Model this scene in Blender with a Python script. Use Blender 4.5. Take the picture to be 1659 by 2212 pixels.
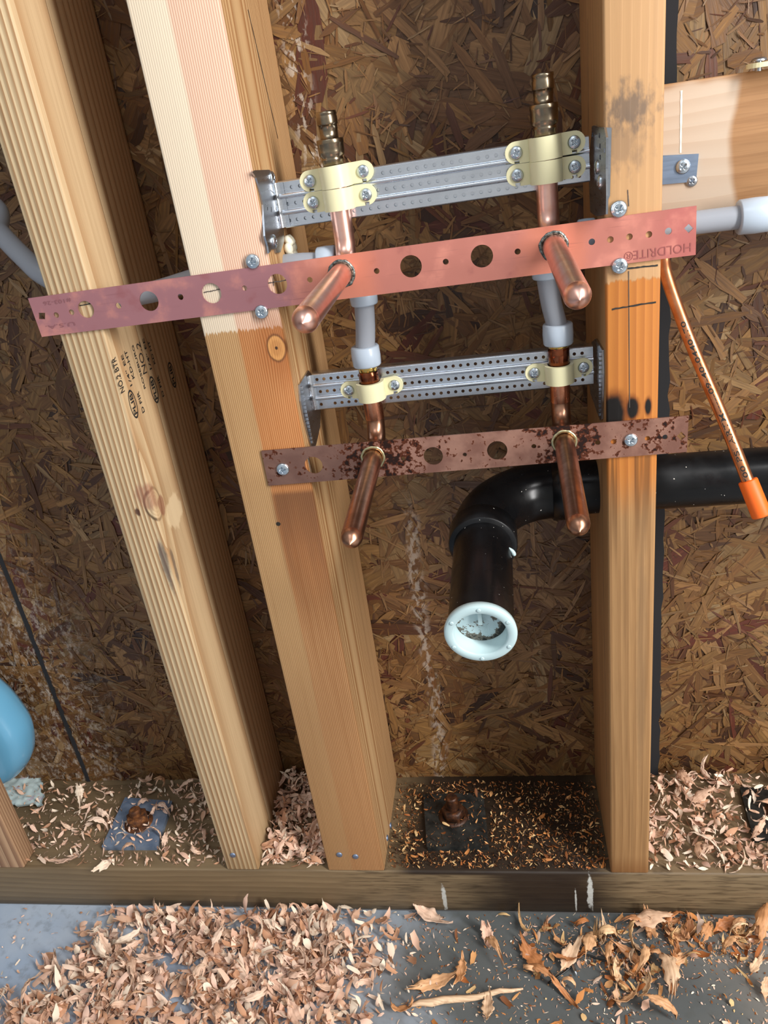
import bpy, bmesh, math, random
from mathutils import Vector, Matrix
from mathutils.noise import noise as mnoise
random.seed(7)
PI = math.pi
V = Vector
for o in list(bpy.data.objects): bpy.data.objects.remove(o)
S = bpy.context.scene
COL = S.collection

# ------------------------------------------------------------------ camera (solved from the framing lumber: 38 / 63.5 / 140 mm)
FPX, YAW, PIT, ROL = 1685.9143, -0.1814, 0.4449, -0.1463
CAM = V((-0.0757, -0.5861, 0.7223))
F_ = V((math.sin(YAW)*math.cos(PIT), math.cos(YAW)*math.cos(PIT), -math.sin(PIT)))
R0 = V((math.cos(YAW), -math.sin(YAW), 0)); U0 = R0.cross(F_)
R_ = R0*math.cos(ROL) + U0*math.sin(ROL); U_ = -R0*math.sin(ROL) + U0*math.cos(ROL)
cd = bpy.data.cameras.new('camera'); cam = bpy.data.objects.new('camera', cd); COL.objects.link(cam)
cd.sensor_fit = 'VERTICAL'; cd.sensor_height = 36; cd.sensor_width = 27; cd.lens = FPX/2212*36
cd.clip_start = 0.01; cd.clip_end = 50
cam.matrix_world = Matrix(((R_.x, U_.x, -F_.x, CAM.x), (R_.y, U_.y, -F_.y, CAM.y), (R_.z, U_.z, -F_.z, CAM.z), (0, 0, 0, 1)))
S.camera = cam

# ------------------------------------------------------------------ light
S.view_settings.view_transform = 'Standard'; S.view_settings.look = 'None'
S.view_settings.exposure = -0.10; S.view_settings.gamma = 1.0; S.view_settings.use_curve_mapping = False
WORLD = 0.66
W = bpy.data.worlds.new('world'); S.world = W; W.use_nodes = True
wn = W.node_tree; wn.nodes.clear()
wo = wn.nodes.new('ShaderNodeOutputWorld'); wb = wn.nodes.new('ShaderNodeBackground'); wn.links.new(wb.outputs[0], wo.inputs[0])
tc = wn.nodes.new('ShaderNodeTexCoord'); sx = wn.nodes.new('ShaderNodeSeparateXYZ'); wn.links.new(tc.outputs['Generated'], sx.inputs[0])
def wmath(op, a, b_):
    n = wn.nodes.new('ShaderNodeMath'); n.operation = op
    for k, v in enumerate((a, b_)):
        if hasattr(v, 'is_output'): wn.links.new(v, n.inputs[k])
        else: n.inputs[k].default_value = v
    return n.outputs[0]
def lobe(d, power):
    n = wn.nodes.new('ShaderNodeVectorMath'); n.operation = 'DOT_PRODUCT'; wn.links.new(tc.outputs['Generated'], n.inputs[0]); n.inputs[1].default_value = V(d).normalized()
    return wmath('POWER', wmath('MAXIMUM', n.outputs['Value'], 0.0), power)
def wmix(f, a, b_):
    n = wn.nodes.new('ShaderNodeMix'); n.data_type = 'RGBA'; n.clamp_factor = False; wn.links.new(f, n.inputs[0])
    for k, v in ((6, a), (7, b_)):
        if hasattr(v, 'is_output'): wn.links.new(v, n.inputs[k])
        else: n.inputs[k].default_value = (*v, 1)
    return n.outputs[2]
# dim room all round, bright lobes added behind the camera for fill and reflections
wc = wmix(lobe((-.30, -1, .40), 1.2), (.15, .145, .14), (.98, 1.03, 1.08)); wc = wmix(lobe((.3, -1, -.15), 9), wc, (.9, .86, .8)); wn.links.new(wc, wb.inputs[0])
wb.inputs[1].default_value = WORLD
TGT = V((-.15, .0, .4))
def area(name, loc, sx_, sy_, power, color, tgt=TGT):
    l = bpy.data.lights.new(name, 'AREA'); l.shape = 'RECTANGLE'; l.size = sx_; l.size_y = sy_; l.energy = power; l.color = color
    o = bpy.data.objects.new(name, l); COL.objects.link(o); o.location = loc
    o.rotation_euler = (V(tgt)-V(loc)).to_track_quat('-Z', 'Y').to_euler(); return o
area('window_light', TGT+V((1.45, -1.10, .95)), .32, 1.8, 74, (1.0, .985, .965))       # tall daylight opening, right and in front
area('ceiling_daylight', TGT+V((-.3, -1.5, 2.3)), 1.2, .8, 12, (.86, .93, 1.0))

# ------------------------------------------------------------------ measuring helpers: photo point -> point on a real plane
def ray(x, y): return R_*(x-829.5) - U_*(y-1106) + F_*FPX
def onY(x, y, Y=0.0): d = ray(x, y); return CAM + d*((Y-CAM.y)/d.y)
def onZ(x, y, Z=0.0): d = ray(x, y); return CAM + d*((Z-CAM.z)/d.z)
def onX(x, y, X=0.0): d = ray(x, y); return CAM + d*((X-CAM.x)/d.x)

# ------------------------------------------------------------------ node helpers
class S_:
    def __init__(s, b, sock): s.b = b; s.k = sock
    def _m(s, op, *a): return s.b.math(op, s, *a)
    def __add__(s, o): return s._m('ADD', o)
    __radd__ = __add__
    def __sub__(s, o): return s._m('SUBTRACT', o)
    def __rsub__(s, o): return s.b.math('SUBTRACT', o, s)
    def __mul__(s, o): return s._m('MULTIPLY', o)
    __rmul__ = __mul__
    def __truediv__(s, o): return s._m('DIVIDE', o)
class B_:
    def __init__(s, name, rough=.6, metal=0., color=(.5, .5, .5), spec=None):
        s.m = bpy.data.materials.new(name); s.m.use_nodes = True; s.nt = s.m.node_tree; s.n = s.nt.nodes; s.l = s.nt.links
        s.p = s.n['Principled BSDF']; s.p.inputs['Roughness'].default_value = rough; s.p.inputs['Metallic'].default_value = metal
        s.p.inputs['Base Color'].default_value = (*color, 1)
        if spec is not None: s.p.inputs['Specular IOR Level'].default_value = spec
        s._pos = None
    def pos(s):
        if s._pos is None:
            g = s.n.new('ShaderNodeNewGeometry'); s._pos = g.outputs['Position']
        return s._pos
    def obj(s): return s.n.new('ShaderNodeTexCoord').outputs['Object']
    def put(s, inp, v):
        if isinstance(v, S_): s.l.new(v.k, inp)
        elif hasattr(v, 'is_output'): s.l.new(v, inp)
        elif isinstance(v, (tuple, list)):
            inp.default_value = (*v, 1) if len(v) == 3 and len(inp.default_value) == 4 else tuple(v)
        else: inp.default_value = v
    def math(s, op, *a):
        n = s.n.new('ShaderNodeMath'); n.operation = op
        for i, v in enumerate(a): s.put(n.inputs[i], v)
        return S_(s, n.outputs[0])
    def xyz(s, vec=None):
        n = s.n.new('ShaderNodeSeparateXYZ'); s.l.new(vec or s.pos(), n.inputs[0]); return [S_(s, q) for q in n.outputs]
    def scale(s, vec, sc, off=(0, 0, 0), rot=(0, 0, 0)):
        n = s.n.new('ShaderNodeMapping'); s.l.new(vec, n.inputs['Vector'])
        n.inputs['Scale'].default_value = sc; n.inputs['Location'].default_value = off; n.inputs['Rotation'].default_value = rot; return n.outputs[0]
    def noise(s, vec, scale=1., detail=3., rough=.55, dist=0.):
        n = s.n.new('ShaderNodeTexNoise'); s.l.new(vec, n.inputs['Vector']); n.inputs['Scale'].default_value = scale
        n.inputs['Detail'].default_value = detail; n.inputs['Roughness'].default_value = rough; n.inputs['Distortion'].default_value = dist
        return S_(s, n.outputs[0])
    def vor(s, vec, scale=1., feat='F1'):
        n = s.n.new('ShaderNodeTexVoronoi'); s.l.new(vec, n.inputs['Vector']); n.inputs['Scale'].default_value = scale; n.feature = feat
        return S_(s, n.outputs[0])
    def step(s, v, a, b):
        n = s.n.new('ShaderNodeMapRange'); n.interpolation_type = 'SMOOTHSTEP'; s.put(n.inputs['Value'], v)
        if a > b:
            n.inputs['From Min'].default_value = b; n.inputs['From Max'].default_value = a; n.inputs['To Min'].default_value = 1; n.inputs['To Max'].default_value = 0
        else: n.inputs['From Min'].default_value = a; n.inputs['From Max'].default_value = b
        return S_(s, n.outputs[0])
    def mix(s, f, a, b, mode='MIX'):
        n = s.n.new('ShaderNodeMix'); n.data_type = 'RGBA'; n.blend_type = mode; s.put(n.inputs[0], f); s.put(n.inputs[6], a); s.put(n.inputs[7], b)
        return n.outputs[2]
    def ramp(s, f, stops):
        n = s.n.new('ShaderNodeValToRGB'); s.put(n.inputs[0], f); e = n.color_ramp.elements
        while len(e) < len(stops): e.new(.5)
        for q, (p, c) in zip(e, stops): q.position = p; q.color = (*c, 1)
        return n.outputs[0]
    def color(s, c): s.put(s.p.inputs['Base Color'], c)
    def rough(s, v): s.put(s.p.inputs['Roughness'], v)
    def bump(s, h, strength=.4, dist=.001):
        n = s.n.new('ShaderNodeBump'); n.inputs['Strength'].default_value = strength; n.inputs['Distance'].default_value = dist
        s.put(n.inputs['Height'], h); s.l.new(n.outputs[0], s.p.inputs['Normal'])
def srgb(r, g, b):
    return tuple(((c/255)/12.92 if c/255 <= .04045 else ((c/255+.055)/1.055)**2.4) for c in (r, g, b))

# ------------------------------------------------------------------ object helpers
def tag(o, label=None, cat=None, group=None, kind=None):
    if label: o['label'] = label
    if cat: o['category'] = cat
    if group: o['group'] = group
    if kind: o['kind'] = kind
    return o
def thing(name, loc, label, cat, group=None):
    o = bpy.data.objects.new(name, None); COL.objects.link(o); o.location = loc; o.empty_display_size = .02
    return tag(o, label, cat, group)
class MB:
    def __init__(s): s.v = []; s.f = []; s.smooth = []
    def add(s, vs, fs, smooth=False):
        k = len(s.v); s.v += [tuple(q) for q in vs]; s.f += [tuple(i+k for i in f) for f in fs]; s.smooth += [smooth]*len(fs); return s
    def box(s, a, b, bev=0.):
        (x0, y0, z0), (x1, y1, z1) = a, b
        if not bev:
            return s.add([(x, y, z) for x in (x0, x1) for y in (y0, y1) for z in (z0, z1)],
                         [(0, 1, 3, 2), (4, 6, 7, 5), (0, 4, 5, 1), (2, 3, 7, 6), (0, 2, 6, 4), (1, 5, 7, 3)])
        bm = bmesh.new(); bmesh.ops.create_cube(bm, size=1)
        for v in bm.verts: v.co = V(((x0+x1)/2+v.co.x*(x1-x0), (y0+y1)/2+v.co.y*(y1-y0), (z0+z1)/2+v.co.z*(z1-z0)))
        bmesh.ops.bevel(bm, geom=list(bm.edges), offset=bev, segments=2, affect='EDGES', profile=.5)
        return s.bm(bm, True)
    def bm(s, bm, smooth=False, M=None):
        bm.verts.index_update(); vs = [(M @ v.co) if M else v.co.copy() for v in bm.verts]
        s.add(vs, [[v.index for v in f.verts] for f in bm.faces], smooth); bm.free(); return s
    def lathe(s, prof, M=Matrix(), n=40, cap=(True, True)):
        """prof: [(r, z)] about local z"""
        vs = []; fs = []
        for r, z in prof:
            for i in range(n): a = 2*PI*i/n; vs.append(M @ V((r*math.cos(a), r*math.sin(a), z)))
        for j in range(len(prof)-1):
            for i in range(n): fs.append((j*n+i, j*n+(i+1) % n, (j+1)*n+(i+1) % n, (j+1)*n+i))
        s.add(vs, fs, True)
        if cap[0]: s.add([vs[i] for i in range(n)][::-1], [tuple(range(n))])
        if cap[1]: s.add([vs[(len(prof)-1)*n+i] for i in range(n)], [tuple(range(n))])
        return s
    def tube(s, pts, r, n=32, cap=True):
        """pts centre line; r number or list"""
        pts = [V(p) for p in pts]; m = len(pts); vs = []; rr = r if isinstance(r, (list, tuple)) else [r]*m
        t0 = (pts[1]-pts[0]).normalized(); up = V((0, 0, 1)) if abs(t0.z) < .9 else V((1, 0, 0)); a = t0.cross(up).normalized()
        for j in range(m):
            t = (pts[min(j+1, m-1)]-pts[max(j-1, 0)]).normalized(); a = (a - t*a.dot(t)).normalized(); b = t.cross(a)
            for i in range(n): q = 2*PI*i/n; vs.append(pts[j] + (a*math.cos(q)+b*math.sin(q))*rr[j])
        fs = [(j*n+i, j*n+(i+1) % n, (j+1)*n+(i+1) % n, (j+1)*n+i) for j in range(m-1) for i in range(n)]
        s.add(vs, fs, True)
        if cap: s.add(vs[:n][::-1], [tuple(range(n))]); s.add(vs[-n:], [tuple(range(n))])
        return s
    def build(s, name, mat, parent=None, label=None, bevel=0., normals=True):
        me = bpy.data.meshes.new(name); me.from_pydata(s.v, [], s.f); me.update()
        me.polygons.foreach_set('use_smooth', s.smooth)
        if normals:
            bm = bmesh.new(); bm.from_mesh(me); bmesh.ops.recalc_face_normals(bm, faces=bm.faces); bm.to_mesh(me); bm.free()
        me.materials.append(mat.m if isinstance(mat, B_) else mat)
        o = bpy.data.objects.new(name, me); COL.objects.link(o)
        if parent:
            w = V((0, 0, 0)); p = parent
            while p: w += p.location; p = p.parent
            me.transform(Matrix.Translation(-w)); o.parent = parent
        if bevel:
            md = o.modifiers.new('bevel', 'BEVEL'); md.width = bevel; md.segments = 2; md.limit_method = 'ANGLE'; md.angle_limit = .6
        if label: o['label'] = label
        return o
def frame(o, x, y):
    x = V(x).normalized(); y = (V(y) - x*V(y).dot(x)).normalized(); z = x.cross(y)
    return Matrix(((x.x, y.x, z.x, o[0]), (x.y, y.y, z.y, o[1]), (x.z, y.z, z.z, o[2]), (0, 0, 0, 1)))
def eval_mesh(cu):
    o = bpy.data.objects.new('tmp', cu); COL.objects.link(o); dg = bpy.context.evaluated_depsgraph_get(); dg.update()
    me = bpy.data.meshes.new_from_object(o.evaluated_get(dg)); bpy.data.objects.remove(o)
    vs = [v.co.copy() for v in me.vertices]; fs = [tuple(p.vertices) for p in me.polygons]; bpy.data.meshes.remove(me); return vs, fs
def plate(mb, outline, holes, th, M):
    """flat sheet with holes, lying in local xy, thickness along local +z"""
    cu = bpy.data.curves.new('c', 'CURVE'); cu.dimensions = '2D'; cu.fill_mode = 'BOTH'; cu.extrude = th/2
    for loop in [outline]+holes:
        sp = cu.splines.new('POLY'); sp.points.add(len(loop)-1); sp.use_cyclic_u = True
        for p, q in zip(sp.points, loop): p.co = (q[0], q[1], 0, 1)
    vs, fs = eval_mesh(cu); bpy.data.curves.remove(cu)
    mb.add([M @ V((v.x, v.y, v.z+th/2)) for v in vs], fs); return mb
def circ(x, y, r, n=24, ry=None): return [(x+r*math.cos(2*PI*i/n), y+(ry or r)*math.sin(2*PI*i/n)) for i in range(n)]
def text_verts(txt, bold=0.):
    cu = bpy.data.curves.new('t', 'FONT'); cu.body = txt; cu.size = 1; cu.offset = bold; cu.resolution_u = 3
    vs, fs = eval_mesh(cu); bpy.data.curves.remove(cu)
    x0 = min(v.x for v in vs); x1 = max(v.x for v in vs); return [V((v.x-x0, v.y, 0)) for v in vs], fs, x1-x0
def text(mb, txt, o, xd, yd, length, height, bold=0.):
    vs, fs, w = text_verts(txt, bold); M = frame(o, xd, yd)
    mb.add([M @ V((v.x/w*length, v.y/.72*height, 0)) for v in vs], fs); return mb
def ribbon(mb, pts, w, n):
    """thin ink line of width w lying on a surface of normal n"""
    pts = [V(p) for p in pts]; n = V(n)
    L = []; 
    for i, p in enumerate(pts):
        t = (pts[min(i+1, len(pts)-1)]-pts[max(i-1, 0)]).normalized(); s = t.cross(n).normalized(); ww = w*(.75+.5*random.random())/2
        L += [p+s*ww, p-s*ww]
    mb.add(L, [(2*i, 2*i+1, 2*i+3, 2*i+2) for i in range(len(pts)-1)]); return mb

# ------------------------------------------------------------------ materials
def wood(name, early, late, cx, cy, freq, warp=.004, sharp=.62, rough=.6, knots=(), extra=None, bump=.35, zs=1.1, contrast=1.):
    b = B_(name, rough=rough, spec=.35); p = b.pos(); x, y, z = b.xyz()
    lo = b.noise(b.scale(p, (7, 7, zs)), 1, 2) - .5; lo2 = b.noise(b.scale(p, (9, 9, zs*1.3), (3, 1, 4)), 1, 2) - .5
    ax = x - cx + lo*warp*4; ay = y - cy + lo2*warp*4
    r = b.math('SQRT', ax*ax + ay*ay)
    knotmask = None; kr = None
    for (K, rad, ell) in knots:
        dx, dy, dz = (x-K[0]), (y-K[1]), (z-K[2])/ell
        d = b.math('SQRT', dx*dx + dy*dy + dz*dz)
        dw = b.math('SQRT', dx*dx + dy*dy + dz*dz*.12); r = r + b.math('EXPONENT', dw*dw*(-1/(rad*1.6)**2))*rad*.55
        m = b.step(d, rad*1.08, rad*.96); kk = b.math('FRACT', d*(1/(rad*.21)) + lo*1.5)
        knotmask = m if knotmask is None else knotmask + m; kr = (d, rad, kk) 
        edge = b.step(b.math('ABSOLUTE', d-rad), rad*.16, rad*.02)
        knots_edge = edge if knotmask is m else b.math('MAXIMUM', knots_edge, edge)
        kcol = b.mix(kk*.5, early, late) if knotmask is m else kcol
    ph = b.math('FRACT', r*freq + lo*.8)
    late_f = b.step(ph, sharp-.5, .96)*b.step(ph, 1.0, .965)
    fib = b.noise(b.scale(p, (900, 900, 22)), 1, 2)
    c = b.mix(late_f*contrast, early, late)
    big = b.noise(b.scale(p, (26, 26, 3)), 1, 3)
    c = b.mix(b.step(big, .35, .75)*.35, c, tuple(q*.72 for q in early))
    stk = b.noise(b.scale(p, (170, 170, 2.6), (1, 5, 2)), 1, 3, .65); c = b.mix(b.step(stk, .48, .72)*.42, c, tuple(q*.62 for q in late))
    c = b.mix(b.step(stk, .42, .25)*.25, c, tuple(min(1, q*1.18) for q in early))
    c = b.mix(b.step(fib, .35, .8)*.22, c, tuple(q*.55 for q in late))
    if knotmask is not None:
        c = b.mix(knotmask, c, kcol); c = b.mix(knots_edge*.85, c, tuple(q*.22 for q in late))
    ctx = dict(x=x, y=y, z=z, p=p, late=late_f, lo=lo)
    if extra: c = extra(b, c, ctx)
    b.color(c); b.bump(late_f*1.0 + fib*.25, bump, .0008)
    return b
def ellipse(b, ctx, P, rx, rz, soft=.4, jag=.3, nsc=120, face='front'):
    if face == 'side':
        n = (b.noise(b.scale(ctx['p'], (nsc, nsc, nsc*.5)), 1, 3)-.5)*jag*2; dy = (ctx['y']-P[1])/rx; dz = (ctx['z']-P[2])/rz
        return b.step(b.math('SQRT', dy*dy+dz*dz) + n, 1+soft/2, 1-soft/2)*b.step(ctx['x'], P[0]-.002, P[0]-.0008)
    n = (b.noise(b.scale(ctx['p'], (nsc, nsc, nsc*.5)), 1, 3)-.5)*jag*2
    dx = (ctx['x']-P[0])/rx; dz = (ctx['z']-P[2])/rz
    return b.step(b.math('SQRT', dx*dx+dz*dz) + n, 1+soft/2, 1-soft/2)*b.step(ctx['y'], .010, .004)

def sheet_metal(name, base, rough=.32, var=.25):
    b = B_(name, rough=rough, metal=1., color=base); n = b.noise(b.scale(b.obj(), (60, 60, 60)), 1, 4); n2 = b.noise(b.scale(b.obj(), (40, 40, 400)), 1, 2)
    b.color(b.mix(b.step(n, .4, .75)*var*1.6, base, tuple(q*.5 for q in base))); b.rough(b.step(n2, .2, .8)*.10+rough-.05); b.bump(n2, .03, .0005); return b
galv = sheet_metal('galvanised_steel', srgb(214, 220, 228), .27, .10)
galv_dark = sheet_metal('dark_galvanised_steel', srgb(176, 180, 186), .30, .16)
zinc = B_('zinc_screw', rough=.26, metal=1., color=srgb(196, 206, 214))
nailm = B_('nail_head', rough=.45, metal=.8, color=srgb(130, 145, 170))
brass_m = B_('aged_brass', rough=.27, metal=1.)
_n = brass_m.noise(brass_m.scale(brass_m.pos(), (90, 90, 90)), 1, 4)
brass_m.color(brass_m.ramp(_n, [(.3, srgb(112, 98, 80)), (.55, srgb(140, 126, 106)), (.75, srgb(166, 150, 124))]))
brass_bright = B_('bright_brass', rough=.22, metal=1., color=srgb(214, 178, 96))
cream = B_('cream_nylon', rough=.38, color=srgb(226, 220, 178)); cream.p.inputs['Subsurface Weight'].default_value = .08; cream.p.inputs['Subsurface Radius'].default_value = (.004, .004, .003); 
ivory = B_('ivory_plastic', rough=.45, color=srgb(228, 222, 200))
pex = B_('milky_pex', rough=.25, color=srgb(170, 174, 182)); pex.p.inputs['Transmission Weight'].default_value = .25; pex.p.inputs['IOR'].default_value = 1.3
pexring = B_('pex_ring_plastic', rough=.3, color=srgb(178, 190, 203)); pexring.p.inputs['Subsurface Weight'].default_value = .0
solder = B_('solder', rough=.42, metal=1., color=srgb(120, 128, 128)); _n = solder.noise(solder.scale(solder.pos(), (500, 500, 500)), 1, 3)
solder.color(solder.ramp(_n, [(.35, srgb(66, 70, 68)), (.7, srgb(160, 166, 160))])); solder.bump(_n, .5, .001)
ink = B_('black_ink', rough=.8, color=(.02, .018, .016))
pencil = B_('pencil', rough=.8, color=(.09, .07, .06))
black = B_('black_drain_plastic', spec=.28, rough=.3, color=(.006, .006, .007))
_n = black.noise(black.scale(black.pos(), (420, 420, 420)), 1, 1, .3); _d = black.noise(black.scale(black.pos(), (28, 28, 28)), 1, 4)
_sp = black.step(_n + (_d-.5)*.25, .79, .81); black.color(black.mix(_sp, black.mix(black.step(_d, .5, .8)*.3, (.004, .004, .0045), (.022, .024, .028)), (.65, .62, .56)))
black.rough(black.step(_d, .35, .7)*.25+.22)
capw = B_('white_cap_plastic', rough=.33, color=srgb(184, 206, 208)); capw.p.inputs['Subsurface Weight'].default_value = .0; capw.p.inputs['Subsurface Radius'].default_value = (.003, .003, .003)
orange = B_('orange_plastic', rough=.5, color=srgb(240, 104, 22))
foil = B_('cap_membrane', rough=.18, metal=.0, color=srgb(205, 220, 222))
_n = foil.noise(foil.scale(foil.pos(), (110, 110, 110)), 1, 5, .7); _x, _y, _z = foil.xyz()

def copper(name, c1, c2, rough=.28, dirt=.3, sc=90, metal=1.):
    b = B_(name, rough=rough, metal=metal); p = b.pos(); n = b.noise(b.scale(p, (sc, sc, sc)), 1, 4); n2 = b.noise(b.scale(p, (60, 60, 60)), 1, 3)
    c = b.mix(b.step(n, .3, .7), c1, c2); c = b.mix(b.step(n2, .55, .8)*dirt, c, tuple(q*.35 for q in c1)); b.color(c)
    b.rough(b.step(n, .3, .8)*.08+rough-.04); return b
cop_new = copper('bright_copper', srgb(246, 200, 184), srgb(238, 180, 160), .34, .06)
cop_mid = copper('copper_tube', srgb(228, 164, 132), srgb(204, 136, 104), .27, .2)
cop_old = copper('tarnished_copper', srgb(184, 138, 112), srgb(150, 108, 84), .32, .35)
cop_dark = copper('dark_copper', srgb(150, 86, 58), srgb(96, 50, 34), .2, .4)
cop_ice = copper('icemaker_copper', srgb(226, 156, 112), srgb(196, 124, 82), .36, .2)

# upper strap: matte salmon copper-coated steel, mauve towards the left end
strap_up = B_('salmon_strap', rough=.42, metal=.35); b = strap_up; x, y, z = b.xyz(); n = b.noise(b.scale(b.pos(), (38, 38, 38)), 1, 4); n2 = b.noise(b.scale(b.pos(), (20, 20, 500)), 1, 2)
c = b.mix(b.step(x+(n-.5)*.03, -.235, -.215), srgb(164, 112, 116), srgb(192, 122, 108))
c = b.mix(b.step(x+(n-.5)*.05, .02, .05)*.8, c, srgb(186, 106, 100)); c = b.mix(b.step(n, .52, .68)*.45, c, srgb(226, 150, 130))
c = b.mix(b.step(n, .42, .30)*.45, c, srgb(150, 84, 84))
for sx_ in (-.1875, -.0355):
    q = b.math('ABSOLUTE', x-sx_); c = b.mix(b.step(q + (n-.5)*.03, .030, .012)*.5, c, srgb(224, 136, 104))
c = b.mix(b.step(n2, .62, .75)*.35, c, srgb(120, 70, 72)); b.color(c); b.rough(b.step(n, .3, .7)*.2+.34)
# lower strap: pinkish copper eaten by dark rust
strap_low = B_('rusty_strap', rough=.45, metal=.55); b = strap_low; x, y, z = b.xyz(); n = b.noise(b.scale(b.pos(), (45, 45, 45)), 1, 3); s1 = b.noise(b.scale(b.pos(), (210, 210, 210)), 1, 4, .6)
c = b.mix(b.step(n, .35, .65), srgb(172, 128, 110), srgb(140, 98, 84))
c = b.mix(b.step(x, -.17, -.20)*.6, c, srgb(112, 82, 72))
loc = b.step(b.math('ABSOLUTE', x+.180), .05, .01)*.17 + b.step(b.math('ABSOLUTE', x-.035), .05, .01)*.07 + b.step(b.math('ABSOLUTE', x+.030), .032, .008)*.18 + b.step(b.math('ABSOLUTE', x+.275), .03, .0)*.06
c = b.mix(b.step(s1+loc, .60, .64), c, srgb(92, 44, 22)); c = b.mix(b.step(s1+loc, .67, .72), c, srgb(40, 20, 14))
b.color(c); b.rough(b.step(s1+loc, .55, .65)*.35+.35); b.bump(s1, .3, .0008)

# ------------------------------------------------------------------ framing positions
X2L, X2R = -0.3047, -0.2412          # wide middle stud
X1L, X1R = -0.4231, -0.3850          # left stud
X3L, X3R = 0.0, 0.0381               # right stud
X0R = onY(51, 1872, 0).x; X0L = X0R-.0381
D = 0.1397; ZT = 1.25; ZF = -.0635
X4L = .165

# left stud: coarse ridged fir
K1 = onY(325, 1093, 0)
def ex1(b, c, k):
    hs = b.step(k['x'], X1R-.0015, X1R-.0005)   # side face is smoother and plainer
    c = b.mix(hs*.45, c, srgb(196, 160, 118))
    c = b.mix(ellipse(b, k, onY(318, 1075), .010, .012, .5, .6)*.6, c, srgb(150, 96, 76))
    c = b.mix(ellipse(b, k, onY(296, 1105), .0035, .005, .4, 1.)*.9, c, srgb(70, 32, 24))
    c = b.mix(ellipse(b, k, onY(356, 1215), .0035, .026, .8, .8)*.75, c, srgb(86, 78, 76))
    c = b.mix(ellipse(b, k, onY(250, 588), .005, .006, .3, .7)*.9, c, srgb(120, 60, 38))
    c = b.mix(ellipse(b, k, onX(378, 1105, X1R), .016, .014, .3, .9, 90, 'side')*.75, c, srgb(226, 200, 160))
    c = b.mix(ellipse(b, k, onX(350, 1092, X1R), .006, .010, .4, .6, 120, 'side')*.7, c, srgb(140, 84, 62))
    c = b.mix(ellipse(b, k, onX(378, 1225, X1R), .003, .02, .7, .8, 120, 'side')*.7, c, srgb(90, 74, 66))
    c = b.mix(b.step(k['z'], .05, -.0)*.4, c, srgb(150, 124, 84))
    return c
m1 = wood('coarse_fir', srgb(216, 190, 150), srgb(166, 122, 80), X1L-.050, .03, 205, .0012, .75, .62, [(V((K1.x+.004, .004, K1.z)), .010, 1.5)], ex1, .75, 1.0)
KN2 = onY(597, 752, 0)
E_ = onY(575, 1060)
def ex2(b, c, k):
    x, y, z = k['x'], k['y'], k['z']
    jag = b.noise(b.scale(k['p'], (420, 30, 5)), 1, 2)-.5; j2 = b.noise(b.scale(k['p'], (60, 60, 8)), 1, 2)-.5
    front = b.step(y, .003, .0008)
    right = b.step(x + j2*.004, X2L+.026, X2L+.029)
    wet = b.step(z + jag*.012, onY(500, 716).z+.001, onY(500, 716).z-.001)
    # below the tide line the wood is soaked orange, left band stays tan
    zfade = b.step(z, .30, .42)
    c = b.mix(wet*right*front*(zfade*.30+.34), c, srgb(182, 106, 46))
    c = b.mix(wet*front*k['late']*.45, c, srgb(110, 62, 26))
    c = b.mix(wet*(1-right)*.45*front, c, srgb(178, 136, 88))
    c = b.mix((1-wet)*front*.80, c, b.mix(right, b.mix(k['late']*.5, srgb(228, 214, 192), srgb(200, 176, 148)), b.mix(k['late']*.9, srgb(226, 194, 172), srgb(190, 138, 116))))
    dr = b.step(z + j2*.10, E_.z-.005, E_.z-.17)
    smear = b.step(z, E_.z+.0, E_.z-.006)*(1-dr)*b.step(x+j2*.01, X2L+.024, X2L+.032)*front
    c = b.mix(smear*.72, c, srgb(92, 58, 36))
    low = b.step(z, .34, .20)*front; c = b.mix(low*.5, c, b.mix(k['late']*.8, srgb(168, 126, 84), srgb(106, 68, 38)))
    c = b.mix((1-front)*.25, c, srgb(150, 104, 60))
    c = b.mix(ellipse(b, k, onY(601, 1132), .0022, .002, .3, .8), c, (.02, .015, .01))
    c = b.mix(ellipse(b, k, KN2, .0150, .026, 1.2, .3, 60)*.45, c, srgb(150, 80, 28))
    c = b.mix(ellipse(b, k, KN2, .0078, .0112, .25, .10)*.85, c, srgb(84, 44, 18)); c = b.mix(ellipse(b, k, KN2, .0066, .0097, .2, .12), c, srgb(196, 138, 78))
    c = b.mix(ellipse(b, k, KN2, .0045, .0065, .6, .5, 500)*.4, c, srgb(150, 92, 44)); c = b.mix(ellipse(b, k, KN2, .0011, .0013, .6, .5), c, srgb(60, 34, 18))
    return c
m2 = wood('striped_fir', srgb(204, 168, 122), srgb(150, 100, 56), X2R+.11, .04, 620, .0010, .70, .6, [(V((KN2.x, 0, KN2.z)), .0062, 1.25)], ex2, .45, .8)
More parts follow.
